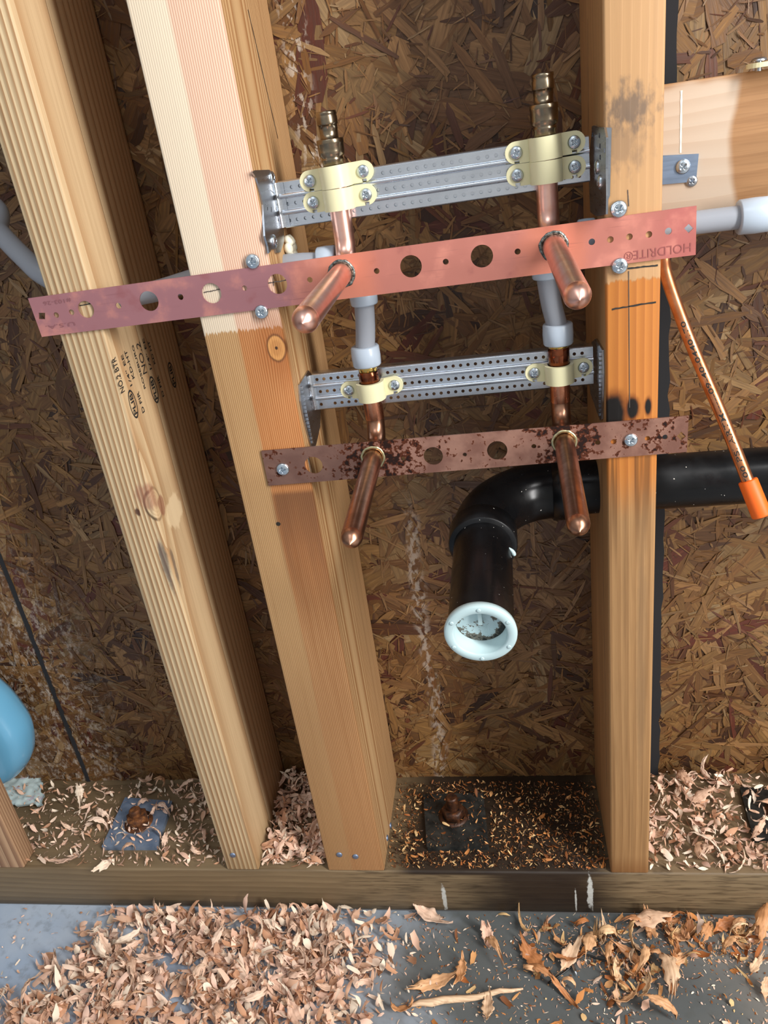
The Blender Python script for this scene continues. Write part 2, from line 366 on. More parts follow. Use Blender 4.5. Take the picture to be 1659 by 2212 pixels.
def ex3(b, c, k):
    x, z = k['x'], k['z']; front = b.step(k['y'], .004, .001)
    jag = b.noise(b.scale(k['p'], (300, 30, 60)), 1, 2)-.5; j2 = b.noise(b.scale(k['p'], (90, 90, 6)), 1, 2)-.5
    zt = onY(1350, 606).z; wet = b.step(z+jag*.01, zt+.001, zt-.001)*b.step(z+j2*.05, onY(1350, 1120).z, onY(1350, 990).z)
    c = b.mix(front*(1-wet)*b.step(z, .55, .60)*.55, c, srgb(206, 162, 116))
    c = b.mix(front*wet*.82, c, b.mix(k['late']*.5, srgb(200, 122, 46), srgb(150, 78, 24)))
    for (px_, py_, rx, rz) in ((1322, 893, .0095, .014), (1366, 882, .0042, .008), (1400, 878, .0022, .006)):
        c = b.mix(ellipse(b, k, onY(px_, py_), rx*1.35, rz*1.3, .6, .25)*front*.7, c, srgb(96, 40, 10))
        c = b.mix(ellipse(b, k, onY(px_, py_), rx, rz, .45, .25)*front, c, (.006, .004, .003))
    drip = b.step(z + j2*.13, onY(1360, 1240).z, onY(1360, 1010).z)*b.step(z, onY(1360, 985).z+.001, onY(1360, 985).z-.002)
    strp = b.step(b.noise(b.scale(k['p'], (150, 150, 3)), 1, 2), .46, .56)
    c = b.mix(front*drip*strp*.65, c, srgb(88, 54, 26))
    c = b.mix(front*ellipse(b, k, onY(1360, 232), .013, .011, 1.2, 1.6, 200)*.75, c, srgb(96, 84, 76))
    c = b.mix(front*ellipse(b, k, onY(1345, 312), .014, .014, 1.2, 1.4, 200)*.45, c, srgb(110, 92, 78))
    c = b.mix(front*ellipse(b, k, onY(1385, 1420), .004, .14, .9, .5)*.35, c, srgb(120, 96, 70))
    c = b.mix(front*b.step(z, .03, .0)*.6, c, srgb(120, 74, 34))
    return c
m3 = wood('plain_fir', srgb(178, 136, 90), srgb(134, 94, 56), X3L-.05, .08, 260, .003, .45, .6, [], ex3, .2, .9, .5)
m0 = wood('weathered_fir', srgb(196, 158, 122), srgb(140, 100, 72), X0R+.03, .2, 300, .005, .6, .65)
def exb(b, c, k):
    n = b.noise(b.scale(k['p'], (25, 25, 25)), 1, 2)-.5
    pale = b.step(k['x']+n*.008 - (k['z']-.69)*(k['z']-.69)*3, .100, .094)*b.step(k['z']+n*.01, .7285, .722)
    pale2 = b.step(k['x'], .124, .127)
    return b.mix(b.math('MAXIMUM', pale, pale2)*.85, c, b.mix(k['late']*.3, srgb(208, 190, 170), srgb(188, 160, 134)))
mblock = None
def exs(b, c, k):
    x, z = k['x'], k['z']; n = b.noise(b.scale(k['p'], (30, 8, 90)), 1, 4)-.5; n3 = b.noise(b.scale(k['p'], (40, 40, 500)), 1, 3)
    wet = b.step(x+n*.06, -.235, -.20)*b.step(x+n*.06, .02, -.015)
    c = b.mix(wet*.85, c, srgb(44, 28, 16)); wet2 = b.step(x+n*.12, -.05, .0)*b.step(n3, .45, .6)
    c = b.mix(wet2*.5, c, srgb(52, 42, 30)); 
    for q in (-.3, .16): c = c
    return c
sole_m = None

# ================================================================== SETTING
# floor: sealed grey-blue concrete slab, a dark wet patch to the right of the middle
fl = B_('concrete', rough=.35, spec=.5); b = fl; x, y, z = b.xyz(); n = b.noise(b.scale(b.pos(), (9, 9, 9)), 1, 5); n2 = b.noise(b.scale(b.pos(), (90, 90, 90)), 1, 4)
c = b.mix(b.step(n, .3, .7), srgb(158, 174, 194), srgb(180, 190, 202)); c = b.mix(b.step(n2, .5, .7)*.3, c, srgb(96, 98, 100))
wetm = b.step(x+(n-.5)*.25, -.28, -.18)*b.step(x+(n-.5)*.3, .26, .14)*b.step(y+(n-.5)*.2, -.30, -.12)
c = b.mix(b.step(x, -.35, -.2)*.5, c, srgb(140, 140, 134)); c = b.mix(wetm*.85, c, srgb(76, 78, 74)); c = b.mix(b.step(x+(n-.5)*.3, .02, .14)*.4, c, srgb(150, 142, 132)); b.color(c); b.rough(b.step(n, .3, .7)*.25 + .3 - wetm*.15); b.bump(n2, .2, .0008)
mb = MB(); mb.box((-2.2, -2.4, -.12), (1.6, .0, ZF)); tag(mb.build('floor', fl), 'grey concrete floor slab in front of the framing', kind='structure')

# OSB sheathing: real strands pressed over a panel
osb = B_('osb_strands', rough=.48, spec=.45); b = osb
at = b.n.new('ShaderNodeAttribute'); at.attribute_name = 'strand'; at2 = b.n.new('ShaderNodeUVMap'); at2.uv_map = 'UVMap'
g = b.noise(b.scale(at2.outputs[0], (30, 420, 1)), 1, 3, .6); g2 = b.noise(b.scale(b.pos(), (700, 700, 700)), 1, 2)
c = b.mix(b.step(g, .35, .75)*.55, at.outputs['Color'], (.05, .022, .010)); c = b.mix(b.step(g, .42, .2)*.25, c, (.55, .36, .17))
cz = b.noise(b.scale(b.pos(), (5, 5, 5)), 1, 3); x, y, z = b.xyz()
# chalky run down the sheathing beside the middle stud and pale scuffs near the left bottom
run = b.step(b.math('ABSOLUTE', x + .183 + (b.noise(b.scale(b.pos(), (14, 14, 14)), 1, 2)-.5)*.02), .012, .002)*b.step(b.noise(b.scale(b.pos(), (160, 160, 90)), 1, 3), .47, .6)*b.step(z, .40, .34)
run2 = b.step(b.math('ABSOLUTE', x + .225 + (b.noise(b.scale(b.pos(), (14, 14, 14), (3, 3, 3)), 1, 2)-.5)*.02), .014, .003)*b.step(b.noise(b.scale(b.pos(), (190, 190, 90)), 1, 3), .52, .6)*b.step(z, .66, .70)
dust = b.step(x, -.56, -.64)*b.step(z, .42, .2)*b.step(b.noise(b.scale(b.pos(), (170, 170, 110)), 1, 5, .7), .48, .66)*.55
c = b.mix(b.math('MAXIMUM', b.math('MAXIMUM', run*.42, run2*.6), dust), c, srgb(196, 184, 170))
b.color(c); b.rough(b.step(g, .3, .7)*.25+.32); b.bump(g, .35, .0006)
PAL = [((.31, .160, .052), 6), ((.24, .110, .034), 6), ((.17, .070, .020), 4), ((.10, .034, .013), 2), ((.12, .028, .015), 1.3), ((.38, .20, .075), 3), ((.27, .155, .06), 3), ((.05, .02, .010), 1.0), ((.44, .28, .13), .7)]
MEAN = (.23, .10, .034)
def pick(q=0.):
    t = random.random()*sum(w for _, w in PAL)
    for c, w in PAL:
        t -= w
        if t <= 0: break
    k = .70*(.80+.40*random.random()); return tuple((a*(1-q)+m_*q)*k for a, m_ in zip(c, MEAN))+(1,)
def strands():
    vs, fs, cols, uvs = [], [], [], []
    def strand(cx, cz, L, Wd, ang, off, col):
        n = 5; ca, sa = math.cos(ang), math.sin(ang); tilt = random.uniform(-1, 1)*min(.0005, Wd*.10); tl = random.uniform(-1, 1)*min(.0005, L*.02)
        top, bot = [], []; rnd = random.random()*9
        k0 = random.uniform(0, .35); k1 = random.uniform(0, .35); bend = random.uniform(-.12, .12)*Wd*1.5
        for i in range(n+1):
            u = i/n-.5; prof = min(1, (i+.15)/(n*.22) + .25 if i < 2 else 1)
            h = Wd/2*(1-.35*random.random())*(1 if 0 < i < n else random.uniform(.1, .6)); cb = bend*(1-4*u*u)
            top.append((u*L, h+cb + (k0 if i == 0 else 0)*Wd)); bot.append((u*L, -h+cb))
        loop = bot + top[::-1]; k = len(vs)
        for (a, c_) in loop:
            vs.append((cx+a*ca-c_*sa, D-off-.0002+tilt*(c_/Wd)*2+tl*(a/L)*2, cz+a*sa+c_*ca)); uvs.append((a+rnd, c_+rnd))
        # strip faces
        m = n+1
        for i in range(n): fs.append((k+i, k+i+1, k+2*m-2-i, k+2*m-1-i)); cols.append(col)
    def field(n, box, Ls, Ws, off0, off1, horiz=.0, q=0.):
        for i in range(n):
            cx = random.uniform(box[0], box[1]); cz = random.uniform(box[2], box[3])
            L = random.uniform(*Ls); Wd = random.uniform(*Ws); a = random.uniform(0, PI) if random.random() > horiz else random.gauss(.1, .35)
            strand(cx, cz, L, Wd, a, random.uniform(off0, off1), pick(q))
    full = (-1.35, .9, -.02, 1.25); view = (-.80, .34, -.02, .95)
    field(2600, full, (.05, .14), (.012, .034), 0, .0006)
    field(1300, view, (.03, .12), (.006, .024), .0003, .0012)
    field(2600, view, (.02, .075), (.003, .011), .0006, .0018, 0, .25)
    field(13000, view, (.004, .022), (.0005, .0026), .0008, .0021, 0, .20)
    me = bpy.data.meshes.new('wall_back'); k = len(vs)
    bx = [(-1.35, D+.0003, -.02), (.9, D+.0003, -.02), (.9, D+.0003, 1.25), (-1.35, D+.0003, 1.25), (-1.35, D+.0115, -.02), (.9, D+.0115, -.02), (.9, D+.0115, 1.25), (-1.35, D+.0115, 1.25)]
    vs += bx; uvs += [(q[0], q[2]) for q in bx]
    for f in ((0, 1, 2, 3), (5, 4, 7, 6), (0, 4, 5, 1), (3, 2, 6, 7), (0, 3, 7, 4), (1, 5, 6, 2)): fs.append(tuple(k+i for i in f)); cols.append((.12, .055, .02, 1))
    me.from_pydata(vs, [], fs); me.update()
    ca = me.color_attributes.new('strand', 'FLOAT_COLOR', 'CORNER'); uv = me.uv_layers.new(name='UVMap')
    cl = []; ul = []
    for p, c in zip(me.polygons, cols):
        for v in p.vertices: cl += c; ul += uvs[v]
    ca.data.foreach_set('color', cl); uv.data.foreach_set('uv', ul)
    me.materials.append(osb.m); o = bpy.data.objects.new('wall_back', me); COL.objects.link(o)
    tag(o, 'oriented strand board sheathing behind the studs', kind='structure')
strands()
# black felt strips showing at the sheathing seams
felt = B_('black_felt', rough=.9, color=(.012, .012, .014))
def seam(name, x0, w, z0, z1, lab):
    mb = MB(); n = 90; L = []; 
    for i in range(n+1):
        z = z0+(z1-z0)*i/n; wob = mnoise(V((x0*40, 0, z*6)))*w*.12
        a = x0+wob - w/2*(1+.15*mnoise(V((3, 0, z*120)))); c = x0+wob + w/2*(1+.3*mnoise(V((9, 0, z*90))))
        L += [(a, D-.0028, z), (c, D-.0028, z), (a, D+.001, z), (c, D+.001, z)]
    f = []
    for i in range(n):
        k = 4*i; f += [(k, k+1, k+5, k+4), (k, k+4, k+6, k+2), (k+1, k+3, k+7, k+5)]
    mb.add(L, f); tag(mb.build(name, felt), lab, kind='structure')
xr = onY(1437, 900, D).x
seam('trim_1', xr-.008, .020, 0, 1.25, 'black felt strip along the sheathing beside the right stud')
seam('trim_2', onY(120, 1500, D).x, .0048, 0, 1.25, 'thin black seam line down the sheathing at the left')

# ================================================================== FRAMING
def stud(name, xl, xr, mat, label, nails=(), dep=D-.0032):
    t = thing(name, ((xl+xr)/2, D/2, 0), label, 'stud')
    mb = MB(); mb.box((xl, 0, 0.0002), (xr, dep, ZT), .0018); mb.build('lumber', mat, t)
    for (P, nrm) in nails:
        m = MB(); M = frame(P, V((0, 0, 1)).cross(V(nrm)) if abs(nrm[2]) < .9 else (1, 0, 0), (0, 0, 1)); 
        M = V(nrm).to_track_quat('Z', 'Y').to_matrix().to_4x4(); M.translation = P
        m.lathe([(.0034, -.001), (.0034, .0006), (.0028, .0012), (.0012, .0015)], M, 20, (False, True)); m.build('nail', nailm, t, 'bluish round nail head')
    return t
st1 = stud('wall_stud', X1L, X1R, m1, 'coarse ridged fir stud with black grade stamps, left of the wide stud', [(onY(503, 1847), (0, -1, 0))])
st2 = stud('wall_stud', X2L, X2R, m2, 'wide striped fir stud pale above the straps and orange below, with an oval knot',
           [(onY(733, 1846), (0, -1, 0)), (onY(768, 1850), (0, -1, 0)), (onX(848, 1771, X2R), (1, 0, 0)), (onX(843, 1783, X2R), (1, 0, 0)), (onX(836, 1810, X2R), (1, 0, 0))])
st3 = stud('wall_stud', X3L, X3R, m3, 'narrow stud at right with black scorch marks above the rusty strap', [(onX(1288, 1737, X3L), (-1, 0, 0)), (onX(1291, 1757, X3L), (-1, 0, 0))])
st0 = stud('wall_stud', X0L, X0R, m0, 'thin board standing on the sole plate in the bottom left corner, only its foot showing', dep=onX(69, 1825, X0R).y)
# pencil and marker lines
def marks(parent, name, mat, segs, w, n, off=.0003):
    for s in segs:
        mb = MB(); pts = []
        for i in range(13):
            t = i/12; p = V(s[0]).lerp(V(s[1]), t) + V(n)*off; pts.append(p + V((0, 0, random.uniform(-.0002, .0002))))
        ribbon(mb, pts, w, n); mb.build(name, mat, parent)
N_ = (0, -1, 0)
marks(st3, 'marker_line', ink, [(onY(1322, 668), onY(1417, 652)), (onY(1346, 581), onY(1421, 573))], .0011, N_)
marks(st3, 'pencil_line', pencil, [(onY(1358, 585), onY(1360, 880)), (onY(1356, 410), onY(1358, 445))], .0006, N_)
marks(st2, 'pencil_line', pencil, [(onY(440, 632), onY(478, 624)), (onY(575, 612), onY(625, 604)), (onY(590, 600), onY(592, 618)), (onY(665, 985), onY(672, 1020))], .0007, N_)
marks(st2, 'grain_crack', ink, [(onX(812, 1385, X2R-.0), onX(845, 1600, X2R-.0)), (onX(535, 20, X2R), onX(600, 300, X2R))], .0011, (1, 0, 0))
marks(st1, 'pencil_line', ink, [(onY(172, 660), onY(200, 655))], .0008, N_)
marks(st3, 'grain_crack', pencil, [(onX(1270, 40, 0), onX(1272, 300, 0)), (onX(1300, 1000, 0), onX(1311, 1700, 0))], .0009, (-1, 0, 0))
# grade stamps on the right face of the left stud
XS = X1R+.0003
def stamp(parent, items, mat=ink):
    for (txt, a, b_, h, bold) in items:
        A = onX(a[0], a[1], XS); Bq = onX(b_[0], b_[1], XS); mb = MB()
        text(mb, txt, A, Bq-A, (0, -1, 0), (Bq-A).length, h, bold)
        mb.build('grade_stamp', mat, parent)
stamp(st1, [('D FIR     KD-HT', (313, 889), (273, 755), .0048, .012), ('ROSEBURG', (315, 838), (288, 745), .0036, .012), ('NO.2', (318, 805), (302, 738), .0085, .0),
            ('1/4\" EE', (328, 797), (311, 730), .004, .01), ('KD HT', (336, 785), (322, 735), .004, .012), ('D FIR', (355, 855), (342, 810), .0040, .012),
            ('NO.2 BTR', (270, 845), (249, 770), .0075, .01), ('1/4\" EE', (286, 832), (265, 765), .004, .01)])
def logo(parent, c, sy, sz):
    mb = MB(); C_ = onX(c[0], c[1], XS); up = (onX(c[0]-10, c[1]-40, XS)-C_); zz = V((0, 0, 1)); n = 40
    for i in range(n):
        a0, a1 = 2*PI*i/n, 2*PI*(i+1)/n; q = []
        for a, k in ((a0, 1), (a1, 1), (a1, .86), (a0, .86)): q.append(C_+V((0, math.cos(a)*sy*k, math.sin(a)*sz*k)))
        mb.add(q, [(0, 1, 2, 3)])
    text(mb, 'PLIB', C_+V((0, sy*.45, -sz*.72)), zz, (0, -1, 0), sz*1.44, sy*.95, .02); mb.build('stamp_emblem', ink, parent)
logo(st1, (333, 842), .0065, .0125); logo(st1, (288, 873), .0065, .0125); logo(st1, (372, 810), .0065, .0125)

# sole plate
_ns = {}
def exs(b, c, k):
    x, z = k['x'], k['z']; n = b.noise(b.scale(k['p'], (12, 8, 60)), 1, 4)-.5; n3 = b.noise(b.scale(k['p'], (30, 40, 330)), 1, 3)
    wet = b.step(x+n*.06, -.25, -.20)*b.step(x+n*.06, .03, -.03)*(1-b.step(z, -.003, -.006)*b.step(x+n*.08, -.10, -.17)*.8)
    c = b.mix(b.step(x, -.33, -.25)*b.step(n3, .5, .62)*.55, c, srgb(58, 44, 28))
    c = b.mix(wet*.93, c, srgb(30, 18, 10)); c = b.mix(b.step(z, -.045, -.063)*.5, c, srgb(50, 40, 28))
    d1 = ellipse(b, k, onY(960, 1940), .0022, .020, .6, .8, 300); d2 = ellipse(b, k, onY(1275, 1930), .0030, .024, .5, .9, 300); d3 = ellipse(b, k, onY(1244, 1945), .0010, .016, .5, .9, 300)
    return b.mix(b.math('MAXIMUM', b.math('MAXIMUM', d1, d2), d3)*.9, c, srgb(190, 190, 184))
sole_m = wood('treated_sole_wood', srgb(128, 106, 76), srgb(84, 64, 42), 0, .04, 150, .0, .5, .7)
def wood_x(name, early, late, cy, cz, freq, rough, extra=None, contrast=1., bump=.3):
    """grain running along x"""
    b = B_(name, rough=rough, spec=.4); p = b.pos(); x, y, z = b.xyz()
    lo = b.noise(b.scale(p, (2.2, 9, 9)), 1, 2)-.5; ax = y-cy+lo*.03; az = z-cz+lo*.02
    ph = b.math('FRACT', b.math('SQRT', ax*ax+az*az)*freq+lo); late_f = b.step(ph, .1, .95)*b.step(ph, 1., .96)
    fib = b.noise(b.scale(p, (22, 900, 900)), 1, 2); big = b.noise(b.scale(p, (6, 40, 40)), 1, 4)
    c = b.mix(late_f*contrast, early, late); c = b.mix(b.step(big, .4, .7)*.4, c, tuple(q*.6 for q in early)); c = b.mix(b.step(fib, .4, .8)*.25, c, tuple(q*.5 for q in late))
    if extra: c = extra(b, c, dict(x=x, y=y, z=z, p=p, late=late_f))
    b.color(c); b.bump(late_f+fib*.3, bump, .0007); return b
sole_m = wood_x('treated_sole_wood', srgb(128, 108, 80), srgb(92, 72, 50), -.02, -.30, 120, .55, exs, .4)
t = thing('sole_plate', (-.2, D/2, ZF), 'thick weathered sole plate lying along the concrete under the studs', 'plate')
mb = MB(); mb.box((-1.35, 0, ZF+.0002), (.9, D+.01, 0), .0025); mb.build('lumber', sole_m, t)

# blocking between the right stud and the next one
blk_m = wood_x('blocking_wood', srgb(176, 132, 90), srgb(142, 98, 60), .02, .62, 120, .6, exb, .35, .08)
YB = .062; zb1 = .7288; zb0 = zb1-.089
t = thing('wood_blocking', (.2, YB+.019, zb0), 'horizontal board blocking right of the narrow stud, pale patch around the steel plate', 'board')
mb = MB(); mb.box((X3R+.0003, YB, zb0), (.62, YB+.038, zb1), .0015); mb.build('lumber', blk_m, t)
marks(t, 'scribe_line', B_('scribe', rough=.7, color=srgb(240, 226, 206)), [(onY(1472, 195, YB), onY(1470, 330, YB))], .0013, N_)

# ================================================================== FASTENERS
def head_mesh():
    """pan head with a cross recess, axis +z, radius 1, height ~.45"""
    n, m = 56, 18; vs = []; fs = []
    for j in range(m+1):
        r = j/m
        for i in range(n):
            a = 2*PI*i/n; x, y = r*math.cos(a), r*math.sin(a)
            h = .42*math.sqrt(max(0, 1-(max(0, r-.10)/.9)**2.6))
            if r > .72: h = min(h, .30)
            d = min(abs(x), abs(y)); e = max(abs(x), abs(y))
            if e < .50: h -= .34*max(0, 1-max(0, d-.07)/.05)*min(1, (.50-e)/.12)
            vs.append((x, y, h))
    for j in range(m):
        for i in range(n): fs.append((j*n+i, (j+1)*n+i, (j+1)*n+(i+1) % n, j*n+(i+1) % n))
    k = len(vs); vs += [(math.cos(2*PI*i/n), math.sin(2*PI*i/n), -.06) for i in range(n)]
    for i in range(n): fs.append((m*n+i, k+i, k+(i+1) % n, m*n+(i+1) % n))
    return vs, fs
HEAD = head_mesh()
def screw(parent, P, nrm, r=.0048, rot=0., lab=None, mat=zinc, name='screw'):
    mb = MB(); q = V(nrm).to_track_quat('Z', 'Y').to_matrix().to_4x4(); q.translation = V(P); q = q @ Matrix.Rotation(rot, 4, 'Z')
    mb.add([q @ (V(v)*r) for v in HEAD[0]], HEAD[1], True)
    mb.lathe([(r*.4, 0), (r*.4, -r*1.2)], q, 12, (False, False))
    return mb.build(name, mat, parent, lab, normals=False)

# ================================================================== COPPER STRAPS
def strap(name, corners, holes, polys, screws, mat, label, Y=-.0006):
    P = [onY(x, y, Y) for x, y in corners]; base = (P[0]+P[2])/2
    t = thing(name, base, label, 'strap')
    M = frame((0, Y, 0), (1, 0, 0), (0, 0, 1))          # local x -> X, y -> Z, z -> -Y
    hl = [circ(*(lambda q: (q.x, q.z))(onY(x, y, Y)), r, 36) for x, y, r in holes]
    for pl in polys: hl.append([(lambda q: (q.x, q.z))(onY(x, y, Y)) for x, y in pl])
    mb = MB(); plate(mb, [(p.x, p.z) for p in P], hl, .0012, M); mb.build('strip', mat, t, bevel=.0003)
    for (x, y, r) in screws: screw(t, onY(x, y, Y)+V((0, -.0015, 0)), N_, r, random.random()*3, 'zinc cross head screw')
    return t
mm = .001
sq = lambda x, y, a: [(x-a, y-a), (x+a, y-a), (x+a, y+a), (x-a, y+a)]
dm = lambda x, y, a: [(x-a, y), (x, y-a), (x+a, y), (x, y+a)]
US = strap('copper_strap', [(62, 644), (92, 727), (1502, 550), (1504, 444)],
      [(187, 668, 6.6*mm), (323, 650, 7.6*mm), (458, 633, 7.6*mm), (600, 613, 7.4*mm), (888, 575, 7.9*mm), (1041, 553, 7.9*mm),
       (123, 680, 2.2*mm), (156, 674, 2.2*mm), (257, 660, 2.3*mm), (391, 641, 2.3*mm), (529, 622, 2.0*mm), (670, 604, 2.1*mm), (814, 585, 2.1*mm), (963, 565, 2.1*mm), (1118, 543, 2.1*mm),
       (1278, 522, 2.2*mm), (1318, 517, 2.2*mm), (1359, 511, 2.2*mm), (1401, 506, 2.2*mm), (1443, 499, 2.3*mm),
       (738, 590, 9.2*mm), (1196, 530, 9.2*mm)],
      [sq(92, 682, 7), dm(1487, 493, 10)], [(547, 564, .0056), (566, 673, .0054), (1336, 451, .0058), (1338, 574, .0058)], strap_up,
      'long salmon pink perforated copper strap across all three studs')
LS = strap('copper_strap', [(565, 973), (581, 1048), (1483, 975), (1487, 897)],
      [(678, 1004, 7.6*mm), (936, 984, 7.8*mm), (1074, 972, 8.0*mm), (871, 990, 1.9*mm), (1004, 981, 1.7*mm), (1153, 963, 1.9*mm), (1291, 955, 2.0*mm), (1325, 953, 2.2*mm), (1398, 946, 2.0*mm), (1436, 943, 2.0*mm),
       (806, 988, 9.0*mm), (1219, 955, 9.0*mm)],
      [dm(1471, 941, 10)], [(612, 1012, .0056), (1362, 949, .0054)], strap_low,
      'shorter rust stained perforated strap below the long pink one')
# embossed lettering of the upper strap (reads upside down) and faint markings at its left end
emb = B_('embossed_copper', rough=.45, metal=.4, color=srgb(164, 94, 90)); emb2 = B_('embossed_copper_pale', rough=.5, metal=.4, color=srgb(150, 98, 102))
def on_strap(txt, a, b_, h, mat, name='embossed_lettering', flip=True, bold=0):
    A = onY(*a, -.0021); Bq = onY(*b_, -.0021); mb = MB(); text(mb, txt, A, Bq-A, (0, 0, -1) if flip else (0, 0, 1), (Bq-A).length, h, bold)
    mb.build(name, mat, US)
on_strap('HOLDRITE\u00ae', (1493, 524), (1348, 545), .0062, emb, bold=-.004)
on_strap('#103-26', (152, 644), (92, 652), .0030, emb2); on_strap('U.S.A.', (160, 695), (98, 704), .0030, emb2)

# ================================================================== SUPPLY STUBS AND TUBES
YP = .0375
def bend(a, b_, c, r, n=10):
    """corner a-b-c rounded by radius r"""
    a, b_, c = V(a), V(b_), V(c); u = (a-b_).normalized(); w = (c-b_).normalized(); al = u.angle(w); d = r/math.tan(al/2)
    cen = b_ + (u+w).normalized()*(r/math.sin(al/2)); p0 = b_+u*d; p1 = b_+w*d
    A, Bq = p0-cen, p1-cen; th = A.angle(Bq); out = []
    for i in range(n+1):
        t = i/n; out.append(cen + A*(math.sin((1-t)*th)/math.sin(th)) + Bq*(math.sin(t*th)/math.sin(th)))
    return out
def stub_path(top, basepx, tippx, Ytip):
    Bp = onY(*basepx, 0); T = onY(*tippx, Ytip)
    d = (T-Bp).normalized(); corner = Bp - d*(YP/abs(d.y)); topP = V((corner.x, YP, top)) 
    return topP, corner, T, d
def tip(mb, T, d, r):
    """spun closed end with a small nib"""
    q = d.to_track_quat('Z', 'Y').to_matrix().to_4x4(); q.translation = T
    mb.lathe([(r, -.001), (r*.995, .0), (r*.96, .0018), (r*.86, .0040), (r*.66, .0062), (r*.40, .0080), (r*.16, .0093), (r*.08, .0101), (.0001, .0104)], q, 32, (False, False))
R = .0079
STUBS = {}
def copper_stub(key, top, base, tippx, Ytip, mat, fit, label, mat_top=None, r=R, sol=solder):
    topP, corner, T, d = stub_path(top, base, tippx, Ytip)
    t = thing('copper_stub_out', onY(*base, 0), label, 'pipe'); STUBS[key] = (t, corner, T)
    cpath = bend(topP, corner, T, .020, 12)
    mb = MB(); mb.tube([topP]+cpath+[cpath[-1].lerp(T, .5), T], r, 36, True); tip(mb, T, d, r); mb.build('tube', mat, t)
    Bp = onY(*base, -.0010); q = V(N_).to_track_quat('Z', 'Y').to_matrix().to_4x4(); q.translation = Bp
    mb = MB(); n, m_ = 48, 8; vs = []; fs = []
    for i in range(n):
        a = 2*PI*i/n; rr = r+.0012+.0006*mnoise(V((math.cos(a)*2, math.sin(a)*2, key.__hash__() % 7))); th = .0016+.0006*mnoise(V((math.cos(a)*3, math.sin(a)*3, 3)))
        for j in range(m_):
            c = 2*PI*j/m_; vs.append(q @ V((math.cos(a)*(rr+th*math.cos(c)), math.sin(a)*(rr+th*math.cos(c)), th*math.sin(c))))
    for i in range(n):
        for j in range(m_): fs.append((i*m_+j, ((i+1) % n)*m_+j, ((i+1) % n)*m_+(j+1) % m_, i*m_+(j+1) % m_))
    mb.add(vs, fs, True); mb.build('solder_ring', sol, t)
    return t, corner
def brass_barb(t, x, z0, z1, z2, z3):
    """barrel z0..z1, neck z1..z2, collar z2..z3"""
    M = Matrix.Translation((x, YP, 0)); h = z1-z0; mb = MB()
    mb.lathe([(.0076, z0-.010), (.0076, z0-.001), (.0082, z0), (.0082, z0+.0012), (.0076, z0+.002), (.0094, z0+.0035), (.0097, z0+.006), (.0097, z1-.004), (.0100, z1-.0035), (.0100, z1-.0006), (.0094, z1),
              (.0068, z1), (.0068, z2-.0034), (.0070, z2-.003), (.0070, z2), (.0075, z2), (.0077, z2+.001), (.0077, z2+.0052), (.0073, z2+.0060), (.0073, z3-.0025), (.0076, z3-.002), (.0074, z3), (.0056, z3), (.0052, z3-.012)], M, 48, (False, True))
    mb.build('barb_fitting', brass_m, t, 'brown brass barbed fitting')
zq = lambda x, y: onY(x, y, YP-.008).z
tUL, cUL = copper_stub('UL', zq(735, 360), (738, 591), (660, 690), -.150, cop_new, 1, 'bright copper stub-out through the upper strap at its left solder joint')
tUR, cUR = copper_stub('UR', zq(1188, 300), (1196, 531), (1247, 638), -.135, cop_new, 1, 'bright copper stub-out through the upper strap at its right solder joint')
brass_barb(tUL, cUL.x, zq(730, 345), zq(722, 298), zq(718, 268), zq(712, 238))
brass_barb(tUR, cUR.x, zq(1186, 278), zq(1182, 222), zq(1180, 192), zq(1177, 156))
gold = B_('brassy_solder', rough=.35, metal=1., color=srgb(190, 180, 140))
tLL, cLL = copper_stub('LL', zq(803, 806), (806, 988), (760, 1160), -.128, cop_old, 0, 'tarnished copper stub-out through the rusty strap, left of the black drain', r=.0077, sol=gold)
tLR, cLR = copper_stub('LR', zq(1198, 756), (1219, 954), (1249, 1132), -.128, cop_old, 0, 'tarnished copper stub-out through the rusty strap, in front of the black drain elbow', r=.0077, sol=gold)
for t, c, (a, b1, b2) in ((tLL, cLL, ((803, 794), (803, 806), (805, 835))), (tLR, cLR, ((1196, 748), (1196, 757), (1200, 792)))):
    M = Matrix.Translation((c.x, YP, 0)); z0, z1, z2 = zq(*b2), zq(*b1), zq(*a)
    mb = MB(); mb.lathe([(.0079, z0-.006), (.0083, z0-.0055), (.0083, z0+.004), (.0085, z0+.0045), (.0085, z1-.002), (.0078, z1)], M, 40, (False, True)); mb.build('coupling', cop_dark, t, 'dark copper coupling')
    mb = MB(); mb.lathe([(.0074, z1), (.0078, z1+.0003), (.0078, z2-.001), (.007, z2+.002)], M, 40, (False, True)); mb.build('brass_insert', brass_bright, t, 'narrow shiny brass collar')
    mb = MB(); mb.tube([(c.x, YP, z0-.0055)]+bend((c.x, YP, z0-.0055), (c.x, YP, c.z), STUBS['LL' if c is cLL else 'LR'][2], .020, 12)[:1], .0080, 36, False)
    mb.build('riser', cop_mid, t)

